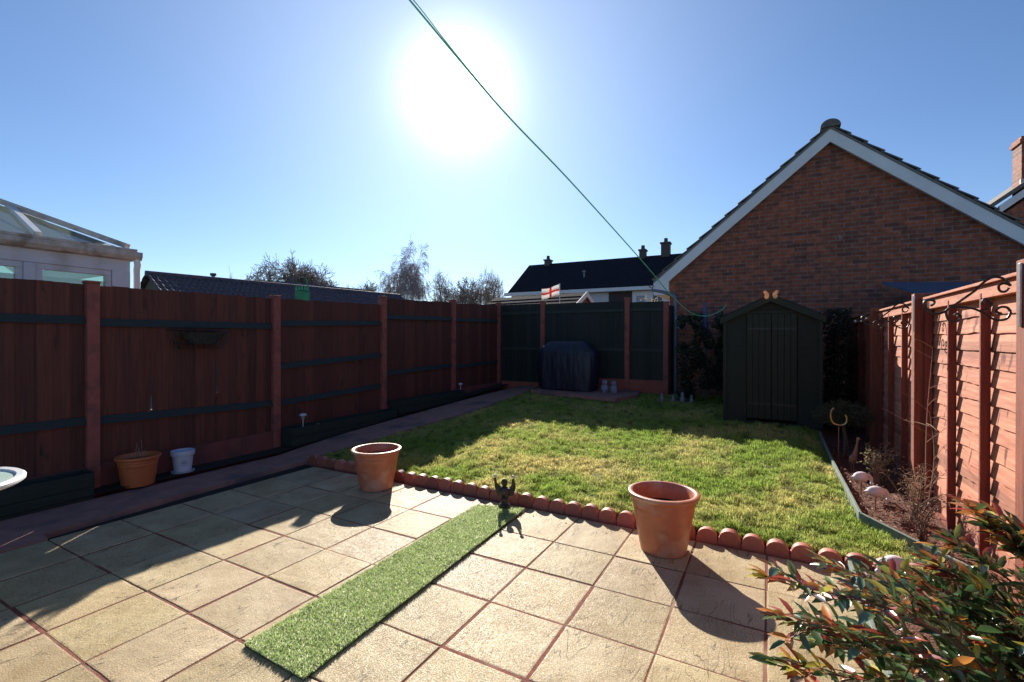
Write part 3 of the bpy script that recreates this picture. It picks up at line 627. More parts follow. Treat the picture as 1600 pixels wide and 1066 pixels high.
# ------------------------------------------------------------ shed
SHX, SHY, SHW, SHD = 2.79, 6.42, 1.22, 1.75
sz = G(2.8, 6.4)-.0
sh = thing('garden_shed', 'small dark green timber shed with double doors in front of the brick wall', 'shed', (SHX, SHY, sz), R(-2))
h = SHW/2; ez, az = 1.58, 1.87
b = MB()
for k in range(13):
    z0, z1 = .04+k*.122, .04+(k+1)*.122+.01
    for (xa, xb) in ((-h, -.315), (.335, h)): b.hexa([(xa, -.014, z0), (xb, -.014, z0), (xb, .01, z0), (xa, .01, z0), (xa, -.002, z1), (xb, -.002, z1), (xb, .01, z1), (xa, .01, z1)])
    for sx in (-1, 1):
        xo = sx*h; b.hexa([(xo-.01, 0, z0), (xo+.01, 0, z0), (xo+.01, SHD, z0), (xo-.01, SHD, z0), (xo-.004, 0, z1), (xo+.004, 0, z1), (xo+.004, SHD, z1), (xo-.004, SHD, z1)])
b.box(-h, h, SHD, SHD+.02, .04, ez)
b.prism([(-h, .0, ez), (h, .0, ez), (0, .0, az)], (0, .012, 0)); b.prism([(-h, SHD, ez), (h, SHD, ez), (0, SHD, az)], (0, .02, 0))
for k in range(3): b.hexa([(-h+.1+k*.18, -.012, ez+.0+k*.1), (h-.1-k*.18, -.012, ez+k*.1), (h-.1-k*.18, .0, ez+k*.1), (-h+.1+k*.18, .0, ez+k*.1), (-h+.28+k*.16, -.002, ez+.1+k*.1), (h-.28-k*.16, -.002, ez+.1+k*.1), (h-.28-k*.16, 0, ez+.1+k*.1), (-h+.28+k*.16, 0, ez+.1+k*.1)])
b.build('wall', M['shed'], sh)
MB().box(-h-.02, h+.02, -.02, SHD+.03, -.05, .038).build('floor', M['planter'], sh)
for sx in (-1, 1): MB().box(sx*h-.025, sx*h+.025, -.03, -.015, .04, ez+.02).build('corner_trim', M['shed_door'], sh)
for (xa, xb) in ((-.31, .008), (.013, .33)):
    b = MB(); n = 4; q = (xb-xa)/n
    for k in range(n): b.box(xa+k*q+.002, xa+(k+1)*q-.002, -.03, -.016, .08, 1.62)
    d = b.build('door', M['shed_door'], sh, bevel=.003)
    for z in (.3, 1.4): MB().box(xa+.01, xb-.01, -.036, -.031, z-.012, z+.012).build('hinge', M['iron'], d)
MB().box(-.34, .36, -.034, -.031, 1.625, 1.66).build('door_trim', M['shed_door'], sh)
for sx in (-1, 1):
    u_ = Vector((sx*(h+.06), 0, -(az-ez)*(h+.06)/h)); t0 = Vector((0, 0, az+.012)); nn = Vector((-u_.z*sx, 0, abs(u_.x))).normalized()*.018; nn.x = abs(nn.x)*sx
    MB().prism([(p.x, -.09, p.z) for p in (t0, t0+u_, t0+u_+nn, t0+nn)], (0, SHD+.18, 0)).build('roof', M['felt'], sh)
    MB().prism([(p.x, -.10, p.z) for p in (t0-Vector((0, 0, .001)), t0+u_, t0+u_-Vector((0, 0, .09)), t0-Vector((0, 0, .09)))], (0, .02, 0)).build('fascia', M['shed_door'], sh)

bt = thing('butterfly_ornament', 'orange and cream metal butterfly on the apex of the green shed', 'ornament', (SHX+.0, SHY-.14, sz+az+.01)); bt.scale = (.88, .88, .88)
for sx in (-1, 1):
    wv = [(sx*x, -.01-.25*x, z) for x, z in ((.02, .0), (.035, .035), (.075, .075), (.105, .068), (.108, .04), (.085, .005), (.095, -.02), (.085, -.055), (.06, -.068), (.035, -.05))]
    MB().prism(wv, (0, -.004, 0)).build('wing', M['wing'], bt)
MB().tube([(0, -.01, -.05), (0, -.015, .05)], [.006, .009], 8).tube([(0, -.015, .05), (.015, -.02, .085)], .002, 5).tube([(0, -.015, .05), (-.015, -.02, .085)], .002, 5).build('body', M['iron'], bt, smooth=True)

# ------------------------------------------------------------ pots
def pot(name, label, cat, loc, rt, rb, hh, m, fill=.75, rim=.035, group=None):
    t = thing(name, label, cat, loc, group=group); th = .014
    def w(z): return rb+(rt-rb-.012)*(z/hh)
    prof = [(rb-.012, 0), (rb, .006)]+[(w(z*hh), z*hh) for z in (.2, .4, .6, .7)]
    prof += [(w(.72*hh)+.003, .725*hh), (w(.74*hh), .745*hh), (w(.8*hh), .8*hh), (w(.82*hh)+.003, .825*hh), (w(.84*hh), .845*hh), (w(hh-rim), hh-rim), (rt-.004, hh-rim+.001), (rt+.006, hh-rim*.5), (rt+.003, hh-.004), (rt-.006, hh), (rt-.022, hh-.001), (rt-.03, hh-.008), (w(hh)-.034, hh-rim-.01), (w(fill*hh)-.02, fill*hh), (w(.1*hh)-.02, .1*hh)]
    MB().lathe(prof, 64).build('body', m, t, smooth=True)
    MB().lathe([(w(fill*hh)-.021, fill*hh-.01), (w(fill*hh)-.022, fill*hh+.001), (.01, fill*hh+.008)], 32).build('soil', M['soil_pot'], t)
    return t
pot('plant_pot', 'large empty terracotta pot at the patio edge, half in the fence shadow', 'plant pot', (-.70, 2.10, .001), .242, .160, .40, M['terracotta'], .8, group='large terracotta pots on the patio')
pot('plant_pot', 'large terracotta pot casting a long shadow on the sunlit slabs, right of the turf', 'plant pot', (2.12, 2.07, .001), .240, .158, .42, M['terracotta'], .72, group='large terracotta pots on the patio')
op = pot('plant_pot', 'orange terracotta pot with dead stems by the left fence post', 'plant pot', (-2.80, .93, .03), .185, .135, .30, M['terracotta_orange'], .8)
tw = MB()
for k in range(9):
    a = rng.uniform(0, 2*PI); l = rng.uniform(.08, .2); p0 = Vector((rng.uniform(-.05, .05), rng.uniform(-.05, .05), .24)); tw.tube([p0, p0+Vector((math.cos(a)*l*.3, math.sin(a)*l*.3, l*.6)), p0+Vector((math.cos(a)*l*.7, math.sin(a)*l*.7, l))], [.003, .002, .001], 5)
tw.build('stems', M['wood_dry'], op)
bk = thing('plant_pot', 'small pale white plant pot with grey emblem and saucer by the fence', 'plant pot', (-2.84, 1.36, .045))
MB().lathe([(.075, .015), (.08, .018), (.098, .19), (.11, .19), (.113, .2), (.113, .235), (.108, .24), (.1, .238), (.09, .15), (.07, .06)], 40).build('body', M['bucket'], bk, smooth=True)
MB().lathe([(.09, 0), (.105, .006), (.11, .02), (.104, .02), (.095, .008)], 40).build('saucer', M['bucket'], bk, smooth=True)
dv = Vector((CAM[0]+2.84, CAM[1]-1.36, 0)).normalized(); ang = math.atan2(dv.y, dv.x)+.12
em = MB(); cvs = []
for ring_r in ((.030, .024), (.012, .0)):
    n = 20
    for k in range(n):
        for j in (0, 1):
            pass
def onpot(s, z): 
    r = .081+(.098-.081)*((z-.018)/.172)+.0012; a = ang+s/r; return (r*math.cos(a), r*math.sin(a), z)
n = 24; vs = []; fs = []
for k in range(n):
    q = 2*PI*k/n; vs += [onpot(math.cos(q)*.030, .115+math.sin(q)*.034), onpot(math.cos(q)*.024, .115+math.sin(q)*.028)]
for k in range(n): a = 2*k; b_ = 2*((k+1) % n); fs.append((a, b_, b_+1, a+1))
em.add(vs, fs)
em.add([onpot(-.014, .13), onpot(0, .126), onpot(.014, .13), onpot(.010, .108), onpot(0, .098), onpot(-.010, .108)], [(0, 1, 2, 3, 4, 5)])
em.build('emblem', M['emblem'], bk)

# ------------------------------------------------------------ planters and small things along the left fence
def planter(y0, y1, z0, hgt, label, taper=0):
    t = thing('trough_planter', label, 'planter', (-2.84, (y0+y1)/2, z0), group='dark timber planters along the left fence'); l = (y1-y0)/2; w_ = .105
    for sx in (-1, 1):
        b = MB()
        for k in range(2): b.box(sx*w_-.01, sx*w_+.01, -l, l, -.05+k*(hgt+.05)/2, -.05+(k+1)*(hgt+.05)/2-.004)
        b.build('side_board', M['planter'], t, bevel=.003)
    for sy in (-1, 1): MB().box(-w_+.011, w_-.011, sy*l-.01, sy*l+.01, -.05, hgt).build('end_board', M['planter'], t)
    MB().box(-w_+.011, w_-.011, -l+.011, l-.011, hgt-.06, hgt-.04).build('soil', M['soil'], t)
    return t
planter(-1.2, .55, .05, .21, 'dark timber trough planter at the left edge by the path')
planter(2.62, 4.60, .13, .19, 'dark timber trough planter in the middle of the left fence')
planter(4.66, 6.6, .28, .17, 'dark timber trough planter farthest along the left fence')
def solar(loc, label):
    t = thing('solar_light', label, 'solar light', loc, group='solar stake lights by the left fence')
    MB().lathe([(.006, -.05), (.006, .15)], 8).build('stake', M['silver'], t)
    MB().lathe([(.022, .15), (.024, .2)], 16).build('lens', M['window_grey'], t)
    MB().lathe([(.045, .2), (.048, .212), (.04, .226), (.012, .235)], 20).build('cap', M['silver'], t, smooth=True); return t
s1 = solar((-2.83, 2.86, .25), 'silver solar stake light above the middle planter')
s2 = copy_tree(s1); s2.location = (-2.85, 6.62, .36); s2['label'] = 'silver solar stake light near the far end of the left fence'
fl = thing('flower', 'tiny yellow flower growing in the middle planter', 'flower', (-2.80, 3.08, .25))
MB().tube([(0, 0, 0), (.004, 0, .05)], .002, 5).build('stem', M['wood_twig'], fl)
b = MB()
for k in range(6): a = k*PI/3; b.ball((.004+.012*math.cos(a), .012*math.sin(a), .055), .009, 6, 4, sz=.4)
b.build('petals', M['yellow'], fl)

# wall basket
wb_ = thing('wall_basket', 'empty black wire hanging planter on the left fence rail', 'wall basket', (-2.96, 1.60, 1.60))
b = MB(); n = 12
def bar(t, k): a = PI*t/n; return Vector((math.sin(a)*.17*(1-k*.55), -math.cos(a)*.33*(1-.35*k), -.2*math.sin(k*PI/2)))
for t in range(n+1):
    b.tube([bar(t, k/5) for k in range(6)], .0045, 5)
for k in (0, .5, 1): b.tube([bar(t/2, k) for t in range(2*n+1)], .006 if k == 0 else .0045, 5)
b.tube([(0, -.33, 0), (0, .33, 0)], .006, 5)
b.build('wire_frame', M['iron'], wb_)
MB().lathe([(.0001, -.17), (.12, -.16), (.19, -.07), (.22, -.03), (.20, -.03), (.0001, -.05)], 20, sx=.6, sy=1.1, c=(.055, 0, 0)).build('liner', mat('coir_liner', (.035, .035, .028), (.02, .02, .018), 20, .95, .8, 60), wb_)

# green slatted feeder above the fence
gf = thing('peg_basket', 'bright green slatted plastic basket hanging on the left fence top', 'peg basket', (-3.09, 3.06, 2.03))
b = MB()
for k in range(9):
    for (dx, hh) in ((-.05, .0), (.0, .0)):
        y = -.09+k*.0225; b.box(dx, dx+.005, y, y+.013, 0, .17)
for k in range(2): b.box(-.05, .005, -.092, .103, .0+k*.16, .016+k*.16)
b.build('slats', M['green_plastic'], gf)
b = MB()
for y in (-.09, -.045, 0, .05, .1): b.prism([(-.03, y-.018, .17), (-.03, y+.018, .17), (-.03, y+.003, .24+.04*rng.random()), (-.03, y-.003, .26)], (.006, 0, 0))
b.build('points', M['green_plastic'], gf)
MB().tube([(-.025, .08, .15), (-.025, .085, .34)], .006, 6).tube(smooth_poly([(-.025, .085, .30), (-.025, .05, .36), (-.025, .0, .35)]), .004, 6).build('hook', M['green_plastic'], gf)

# ------------------------------------------------------------ barbecue, pad, ornaments at the back
pad = MB(); pz_ = G(-.6, 7.8)+.062
pad.add([(-1.68, 7.55, pz_-.05), (.28, 7.12, pz_-.06), (.5, 7.9, pz_-.05), (.42, 8.42, pz_-.05), (-1.7, 8.42, pz_-.05), (-1.68, 7.55, pz_+.02), (.28, 7.12, pz_+.01), (.5, 7.9, pz_+.02), (.42, 8.42, pz_+.03), (-1.7, 8.42, pz_+.03)], [(5, 6, 7, 8, 9), (0, 1, 6, 5), (1, 2, 7, 6), (2, 3, 8, 7), (3, 4, 9, 8), (4, 0, 5, 9)])
struct(pad.build('paving_pad', M['path']))
bq = thing('covered_barbecue', 'barbecue under a navy blue fabric cover against the back fence', 'barbecue', (-1.02, 8.02, pz_+.02), R(-3))
levels = [(.0, .60, .27, .0), (.1, .63, .28, .015), (.45, .66, .29, .02), (.78, .66, .28, .012), (.86, .62, .27, .0), (.90, .56, .25, .0), (.97, .50, .21, 0), (1.02, .44, .17, 0), (1.045, .38, .11, 0), (1.05, .2, .05, 0)]
vs = []; fs = []; n = 48
for li, (z, a, c, fold) in enumerate(levels):
    for k in range(n):
        q = 2*PI*k/n; e = .42
        x = a*math.copysign(abs(math.cos(q))**e, math.cos(q)); y = c*math.copysign(abs(math.sin(q))**e, math.sin(q))
        f = 1+fold*math.sin(9*q+li)*1.6; vs.append((x*f, y*f, z-(.03*math.sin(5*q) if li == 0 else 0)+(.03*(1 if x > 0 else -1)*0)))
for li in range(len(levels)-1):
    for k in range(n): fs.append((li*n+k, li*n+(k+1) % n, (li+1)*n+(k+1) % n, (li+1)*n+k))
fs.append(tuple((len(levels)-1)*n+k for k in range(n)))
MB().add(vs, fs).build('cover', M['cover'], bq, smooth=True)
MB().ball((-.45, -.27, .93), .011, 8, 6).build('eyelet', M['bulb'], bq)
def stat(loc, rz, label):
    t = thing('statue', label, 'statue', loc, rz, 'grey stone statues by the barbecue')
    MB().lathe([(.05, 0), (.06, .01), (.07, .05), (.075, .09), (.062, .13), (.045, .155), (.05, .17), (.056, .195), (.05, .225), (.03, .245), (.004, .25)], 16, sy=.85).ball((.03, -.04, .205), .014, 8, 6).ball((-.03, -.04, .205), .014, 8, 6).ball((0, -.05, .19), .012, 6, 5, sz=1.4).ball((.035, -.01, .245), .014, 6, 5, sz=1.5).ball((-.035, -.01, .245), .014, 6, 5, sz=1.5).build('body', M['stone'], t, smooth=True)
    for sx in (-1, 1): MB().ball((sx*.06, -.01, .09), .03, 10, 8, sx=.5, sz=2).build('wing', M['stone'], t, smooth=True)
    return t
st1 = stat((-.17, 7.9, pz_+.02), .1, 'grey stone owl statue nearer the covered barbecue'); st2 = copy_tree(st1); st2.location = (.03, 7.86, pz_+.02); st2.rotation_euler.z = -.2; st2.scale = (1, 1, .96); st2['label'] = 'grey stone owl statue on the side away from the barbecue'
def gnome(loc, k, s=1):
    t = thing('gnome_figure', ['small pale figure nearest the fence post, first in the row', 'smallest of the pale figures, second from the fence post', 'tallest pale figure, third from the fence post', 'small pale figure nearest the ivy, last in the row'][k], 'ornament', loc, group='small pale ornaments below the garage corner'); t.scale = (s, s, s)
    MB().lathe([(.03, 0), (.036, .02), (.034, .06), (.022, .085), (.02, .09), (.026, .105), (.02, .125), (.006, .15)], 12).ball((0, -.025, .1), .008, 6, 5).ball((.02, -.03, .05), .012, 6, 5).ball((-.02, -.03, .05), .012, 6, 5).build('body', M['stone'], t, smooth=True)
for k, (x, y, s) in enumerate(((1.05, 7.45, 1), (1.23, 7.55, .8), (1.4, 7.5, 1.25), (1.55, 7.52, .95))): gnome((x, y, G(x, y)+.05), k, s)
# dark figurine with raised arms on the edging
fg = thing('figurine', 'dark winged figurine with raised pale-tipped arms at the head of the turf', 'figurine', (.735, 2.2, .01), R(18))
MB().lathe([(.045, 0), (.052, .01), (.05, .035), (.03, .05), (.028, .08), (.042, .12), (.048, .155), (.03, .185), (.016, .195), (.024, .21), (.03, .23), (.024, .25), (.006, .262)], 18, sy=.8).ball((0, -.028, .23), .012, 8, 6).ball((.014, -.02, .245), .007, 6, 5).ball((-.014, -.02, .245), .007, 6, 5).ball((0, -.045, .09), .03, 10, 8, sz=.8).build('body', M['resin_dark'], fg, smooth=True)
for sx in (-1, 1):
    MB().tube(smooth_poly([(sx*.03, 0, .165), (sx*.065, -.005, .18), (sx*.078, -.01, .225), (sx*.08, -.012, .27)]), [.016]*8+[.012]*5+[.009]*3, 8).prism([(sx*.03, .02, .1), (sx*.075, .03, .11), (sx*.095, .03, .17), (sx*.088, .02, .235), (sx*.06, .02, .2), (sx*.03, .02, .175)], (0, .008, 0)).build('arm', M['resin_dark'], fg, smooth=True)
    MB().ball((sx*.081, -.012, .285), .016, 10, 8).build('lamp_tip', M['bird_white'], fg, smooth=True)

# ------------------------------------------------------------ leaves and plants
def leaves(name, m, P, D_, Nn, Ln, Wd, Cc, parent, fold=.25, curl=.15, tri=False):
    """P base, D_ direction, Nn normal-ish, all (n,3)"""
    P, D_, Nn = (np.asarray(x, float) for x in (P, D_, Nn)); Ln, Wd = np.asarray(Ln)[:, None], np.asarray(Wd)[:, None]
    D_ /= np.linalg.norm(D_, axis=1)[:, None]; S_ = np.cross(D_, Nn); S_ /= np.linalg.norm(S_, axis=1)[:, None]+1e-9; N_ = np.cross(S_, D_)
    k = len(P); V = np.empty((k, 8, 3))
    def pt(t, s): return P+D_*Ln*t+S_*Wd*s+N_*(abs(s)*Wd*fold*2-curl*Ln*t*t)
    V[:, 0] = pt(0, 0); V[:, 1] = pt(.3, .42); V[:, 2] = pt(.3, 0); V[:, 3] = pt(.3, -.42); V[:, 4] = pt(.65, .40); V[:, 5] = pt(.65, 0); V[:, 6] = pt(.65, -.40); V[:, 7] = pt(1, 0)
    i = np.arange(k)[:, None]*8; T = np.array([[0, 1, 2], [0, 2, 3], [1, 4, 5], [1, 5, 2], [2, 5, 6], [2, 6, 3], [4, 7, 5], [5, 7, 6]]); Ft = (i[:, None, :]+T[None]).reshape(-1, 3)
    return npmesh(name, V.reshape(-1, 3), Ft, m, parent, col=np.repeat(np.asarray(Cc), 8, axis=0), smooth=True)

# foreground nandina
def nandina():
    t = thing('heavenly_bamboo_shrub', 'large glossy shrub with green, red and orange leaves in the front right corner', 'shrub', (3.58, .20, .04))
    P, D_, N_, L, W, Cc = [], [], [], [], [], []; st = MB(); ra = random.Random(11)
    def rachis(p, d, ln, red, old):
        d = d.normalized(); side = d.cross(Vector((0, 0, 1))).normalized() if abs(d.z) < .95 else Vector((1, 0, 0)); up = side.cross(d).normalized()
        pts = [p+d*ln*q/3+Vector((0, 0, -.12*ln*(q/3)**2)) for q in range(4)]; st.tube(pts, [.0022, .0018, .0014, .001], 4, cap=False)
        n = ra.randint(3, 4)
        for q in range(n):
            f = (q+.8)/n*.95; pp = p+d*ln*f+Vector((0, 0, -.12*ln*f*f))
            for sgn in (-1, 1):
                dd = (d*.6+side*sgn*.85+up*ra.uniform(-.5, .6)+Vector((ra.uniform(-.35, .35), ra.uniform(-.35, .35), ra.uniform(-.2, .2)))).normalized(); put(pp, dd, up, red, old)
        put(pts[-1], d+Vector((0, 0, -.15)), up, red, old)
    def put(pp, dd, up, red, old):
        red *= .62
        P.append(pp); D_.append(dd); N_.append(up+Vector((ra.uniform(-.5, .5), ra.uniform(-.5, .5), ra.uniform(-.2, .4))))
        l = ra.uniform(.038, .07)*(1 if old else .85); L.append(l); W.append(l*ra.uniform(.30, .42)); v = ra.random()
        if v < red*.45: c = (.40, .05, .03)
        elif v < red*.8: c = (.62, .22, .04)
        elif v < red: c = (.5, .42, .06)
        elif v < red+.12: c = (.20, .25, .05)
        elif v < red+.16: c = (.10, .06, .045)
        else: c = (.05, .115, .035)
        k = ra.uniform(.7, 1.25); Cc.append([x*k for x in c])
    for s in range(165):
        a = ra.uniform(0, 2*PI); tilt = ra.random()**.6; R_ = .47*tilt; hgt = (1.0-.42*tilt*tilt)*ra.uniform(.6, 1.0)
        if math.cos(a) < -.3: R_ *= 1.0; hgt *= .95
        b0 = Vector((ra.uniform(-.1, .1), ra.uniform(-.1, .1), 0)); tip = Vector((math.cos(a)*R_, math.sin(a)*R_, hgt))
        mid = Vector((tip.x*.35, tip.y*.35, hgt*.6)); pts = smooth_poly([b0, mid, tip], 6); st.tube(pts, [.006-.0045*i/(len(pts)-1) for i in range(len(pts))], 5, cap=False)
        d = (pts[-1]-pts[-3]).normalized(); red = .8 if ra.random() < .12 else .03
        for q in range(4, len(pts)):
            for w_ in range(2):
                aa = ra.uniform(0, 2*PI); dd = (d*.35+Vector((math.cos(aa), math.sin(aa), ra.uniform(-.1, .7)))).normalized(); top = q >= len(pts)-3
                rachis(pts[q], dd, ra.uniform(.08, .16), red if top else .015, not top)
        rachis(pts[-1], d, ra.uniform(.1, .17), red, False)
    # long sprays reaching to the left over the paving and above
    for (u, v, D, red) in ((1205, 905, 1.05, .95), (1222, 968, 1.0, .7), (1215, 1040, .98, .8), (1290, 880, 1.25, .9), (1305, 1010, 1.0, .35), (1530, 800, 1.25, 1.0), (1590, 860, 1.15, .5), (1270, 985, 1.05, .3), (1400, 895, 1.3, .7), (1455, 880, 1.3, .8), (1345, 930, 1.15, .8), (1490, 850, 1.3, .9), (1560, 830, 1.2, .8)):
        tip = cw(u, v, D)-Vector((3.58, .20, .04)); b0 = Vector((0, 0, .1)); mid = Vector((tip.x*.5, tip.y*.5, max(.45, tip.z*.82))); pts = smooth_poly([b0, mid, tip], 8)
        st.tube(pts, [.006-.0045*i/(len(pts)-1) for i in range(len(pts))], 5, cap=False)
        for q in range(7, len(pts)):
            d = (pts[q]-pts[q-1]).normalized()
            for sgn in (-1, 1):
                side = d.cross(Vector((0, 0, 1))).normalized()*sgn; dd = (d*.9+side*ra.uniform(.2, .8)+Vector((0, 0, ra.uniform(-.2, .5)))).normalized()
                if q < 11 and ra.random() < .4: continue
                if q > len(pts)-3: put(pts[q], dd, Vector((0, 0, 1)), red*1.5, False); put(pts[q], (dd+d).normalized(), Vector((0, 0, 1)), red, True)
                else: rachis(pts[q], dd, ra.uniform(.05, .09), red*(.5 if q < 13 else 1), q < 12)
    st.build('stems', mat('reddish_stem', (.22, .06, .035), (.12, .05, .03), 9, .6), t, smooth=True)
    leaves('foliage', M['leaf'], P, D_, N_, L, W, Cc, t)
    return t
nandina()

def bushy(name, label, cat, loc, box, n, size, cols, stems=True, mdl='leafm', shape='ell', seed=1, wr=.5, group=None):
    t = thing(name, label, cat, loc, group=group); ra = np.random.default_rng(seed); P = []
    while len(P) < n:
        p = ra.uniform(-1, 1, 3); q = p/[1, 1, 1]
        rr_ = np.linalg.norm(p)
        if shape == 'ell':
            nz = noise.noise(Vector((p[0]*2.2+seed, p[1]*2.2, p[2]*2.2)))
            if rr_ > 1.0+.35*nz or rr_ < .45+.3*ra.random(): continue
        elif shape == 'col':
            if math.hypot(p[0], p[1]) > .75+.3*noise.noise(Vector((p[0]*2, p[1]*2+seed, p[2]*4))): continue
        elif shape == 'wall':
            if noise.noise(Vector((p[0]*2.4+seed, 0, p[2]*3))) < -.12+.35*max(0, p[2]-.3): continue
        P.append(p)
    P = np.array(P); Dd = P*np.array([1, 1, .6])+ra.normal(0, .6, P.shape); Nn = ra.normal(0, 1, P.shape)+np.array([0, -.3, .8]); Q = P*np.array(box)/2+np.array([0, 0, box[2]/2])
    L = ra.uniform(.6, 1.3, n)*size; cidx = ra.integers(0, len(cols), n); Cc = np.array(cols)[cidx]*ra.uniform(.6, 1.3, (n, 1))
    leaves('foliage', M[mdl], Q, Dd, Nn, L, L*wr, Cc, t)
    if stems:
        st = MB()
        for k in range(7):
            a = ra.uniform(0, 6.28); st.tube(smooth_poly([(0, 0, -.02), (math.cos(a)*box[0]*.15, math.sin(a)*box[1]*.15, box[2]*.4), (math.cos(a)*box[0]*.32, math.sin(a)*box[1]*.32, box[2]*.8)]), [.012-.0009*i for i in range(11)], 5)
        st.build('stems', M['wood_twig'], t)
    return t
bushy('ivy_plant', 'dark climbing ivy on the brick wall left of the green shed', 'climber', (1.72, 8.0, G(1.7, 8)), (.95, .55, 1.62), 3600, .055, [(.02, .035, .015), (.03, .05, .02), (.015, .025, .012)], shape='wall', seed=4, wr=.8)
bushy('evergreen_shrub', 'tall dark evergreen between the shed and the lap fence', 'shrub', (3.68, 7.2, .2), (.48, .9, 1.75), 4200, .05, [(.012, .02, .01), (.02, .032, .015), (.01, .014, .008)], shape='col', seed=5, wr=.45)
# standard shrub with hoop
ts = thing('standard_shrub', 'small mop-headed shrub on twin bare stems in front of the shadowed evergreen', 'shrub', (3.55, 5.35, G(3.55, 5.35)+.03))
st = MB(); ra = random.Random(5)
st.tube(smooth_poly([(0, 0, -.03), (.01, 0, .2), (-.02, 0, .42)]), .014, 8).tube(smooth_poly([(.06, .02, -.03), (.03, 0, .2), (-.01, 0, .4)]), .010, 8)
for k in range(14):
    a = ra.uniform(0, 2*PI); st.tube(smooth_poly([(-.01, 0, .38), (math.cos(a)*.1, math.sin(a)*.1, .47), (math.cos(a)*.24, math.sin(a)*.2, .5+ra.uniform(-.06, .1))]), [.005-.0003*i for i in range(11)], 5)
st.build('trunk', M['wood_twig'], ts, smooth=True)
rn = np.random.default_rng(6); n = 2600; Pp = rn.normal(0, 1, (n, 3)); Pp /= np.linalg.norm(Pp, axis=1)[:, None]; Pp *= (rn.random((n, 1))**.4)*np.array([.30, .24, .14]); Pp += [0, 0, .52]; Pp[:, 2] -= .25*np.hypot(Pp[:, 0], Pp[:, 1])**1.3
leaves('crown', M['leafm'], Pp, Pp-[0, 0, .5]+rn.normal(0, .1, (n, 3)), rn.normal(0, 1, (n, 3)), rn.uniform(.03, .055, n), rn.uniform(.006, .01, n), np.array([(.05, .06, .03)])*rn.uniform(.6, 1.4, (n, 1)), ts)
hp = thing('wire_hoop', 'small brass coloured hoop ornament in front of the mop-headed shrub', 'ornament', (3.47, 5.08, G(3.5, 5.1)+.02))
MB().tube([(.12*0, 0, 0), (0, 0, .40)], .005, 6).build('stake', M['rust'], hp)
MB().tube(smooth_poly([(-.045+.0, 0, .60), (-.07, 0, .56), (-.072, 0, .48), (-.04, 0, .42), (.03, 0, .41), (.07, 0, .44), (.075, 0, .50), (.06, 0, .53)]), .009, 8).build('hoop', M['gold'], hp, smooth=True)
# dry twiggy shrubs in the bed
def twiggy(name, label, loc, R_, H_, n, m, leafcols, seed, nl=160, ls=.03, cat='shrub'):
    t = thing(name, label, cat, loc); ra = random.Random(seed); st = MB(); ends = []
    for k in range(n):
        a = ra.uniform(0, 2*PI); d = ra.random(); tip = Vector((math.cos(a)*R_*d, math.sin(a)*R_*d, H_*ra.uniform(.5, 1))); mid = Vector((tip.x*.4+ra.uniform(-.03, .03), tip.y*.4, tip.z*.55)); pts = smooth_poly([Vector((ra.uniform(-.03, .03), ra.uniform(-.03, .03), -.02)), mid, tip], 5)
        st.tube(pts, [.005-.0004*i for i in range(len(pts))], 4, cap=False)
        for q in range(4, len(pts)):
            if ra.random() < .8:
                a2 = ra.uniform(0, 2*PI); l = ra.uniform(.04, .12)*H_/.5; e = pts[q]+Vector((math.cos(a2)*l, math.sin(a2)*l, l*ra.uniform(-.1, .9))); st.tube([pts[q], (pts[q]+e)/2+Vector((0, 0, .01)), e], [.0025, .002, .001], 4, cap=False); ends.append(e)
    st.build('stems', m, t)
    rn = np.random.default_rng(seed); idx = rn.integers(0, len(ends), nl); P = np.array([ends[i] for i in idx])+rn.normal(0, .018, (nl, 3))
    leaves('foliage', M['leafm'], P, rn.normal(0, 1, (nl, 3)), rn.normal(0, 1, (nl, 3)), rn.uniform(.6, 1.3, nl)*ls, rn.uniform(.3, .6, nl)*ls, np.array(leafcols)[rn.integers(0, len(leafcols), nl)]*rn.uniform(.7, 1.2, (nl, 1)), t)
twiggy('dry_shrub', 'rounded shrub with dry pale cream leaves beside the red fence post', (3.70, 4.35, .09), .18, .38, 26, M['wood_dry'], [(.5, .42, .25), (.4, .28, .15), (.28, .3, .12)], 21, 260, .028)
twiggy('bare_shrub', 'bare tangled brown shrub in the bark bed against the second lap panel', (3.80, 3.45, .07), .22, .42, 30, M['wood_dry'], [(.3, .16, .08), (.2, .1, .05)], 22, 60, .025)
twiggy('bare_shrub', 'spindly leafless shrub in the bed just beyond the glossy foreground shrub', (3.74, 2.95, .06), .16, .34, 16, M['wood_twig'], [(.3, .12, .08), (.2, .1, .05)], 23, 50, .025)
twiggy('climbing_stem', 'thin bare climbing stem against the nearest lap panel', (3.93, 3.62, .06), .06, 1.45, 2, M['wood_dry'], [(.4, .25, .15)], 24, 6, .02, cat='climber')
# scattered dead leaves and bark in bed
rn = np.random.default_rng(9); n = 1600; Y_ = rn.uniform(1.0, 6.3, n); X_ = np.array([rn.uniform(bedX(y)+.02, 3.9) for y in Y_]); Z_ = np.array([G(x, y) for x, y in zip(X_, Y_)])+.05+.02*rn.random(n)
lo_ = leaves('bark_chips', M['leafm'], np.stack([X_, Y_, Z_], 1), np.stack([rn.normal(0, 1, n), rn.normal(0, 1, n), rn.normal(0, .15, n)], 1), np.stack([rn.normal(0, .3, n), rn.normal(0, .3, n), np.ones(n)], 1), rn.uniform(.015, .045, n), rn.uniform(.008, .02, n), np.array([(.22, .08, .04)])*rn.uniform(.4, 1.9, (n, 1)), None)
tag(lo_, 'reddish bark chips and dead leaves scattered over the right-hand bed', 'bark chips', kind='stuff')
rn = np.random.default_rng(19); n = 420; X_ = rn.uniform(-1.8, 3.3, n); Y_ = np.where(rn.random(n) < .72, rn.uniform(2.5, 7, n), rn.uniform(2.12, 2.33, n)); Z_ = np.array([lawnZ(x, y)+.03 if y > 2.4 else .004 for x, y in zip(X_, Y_)])
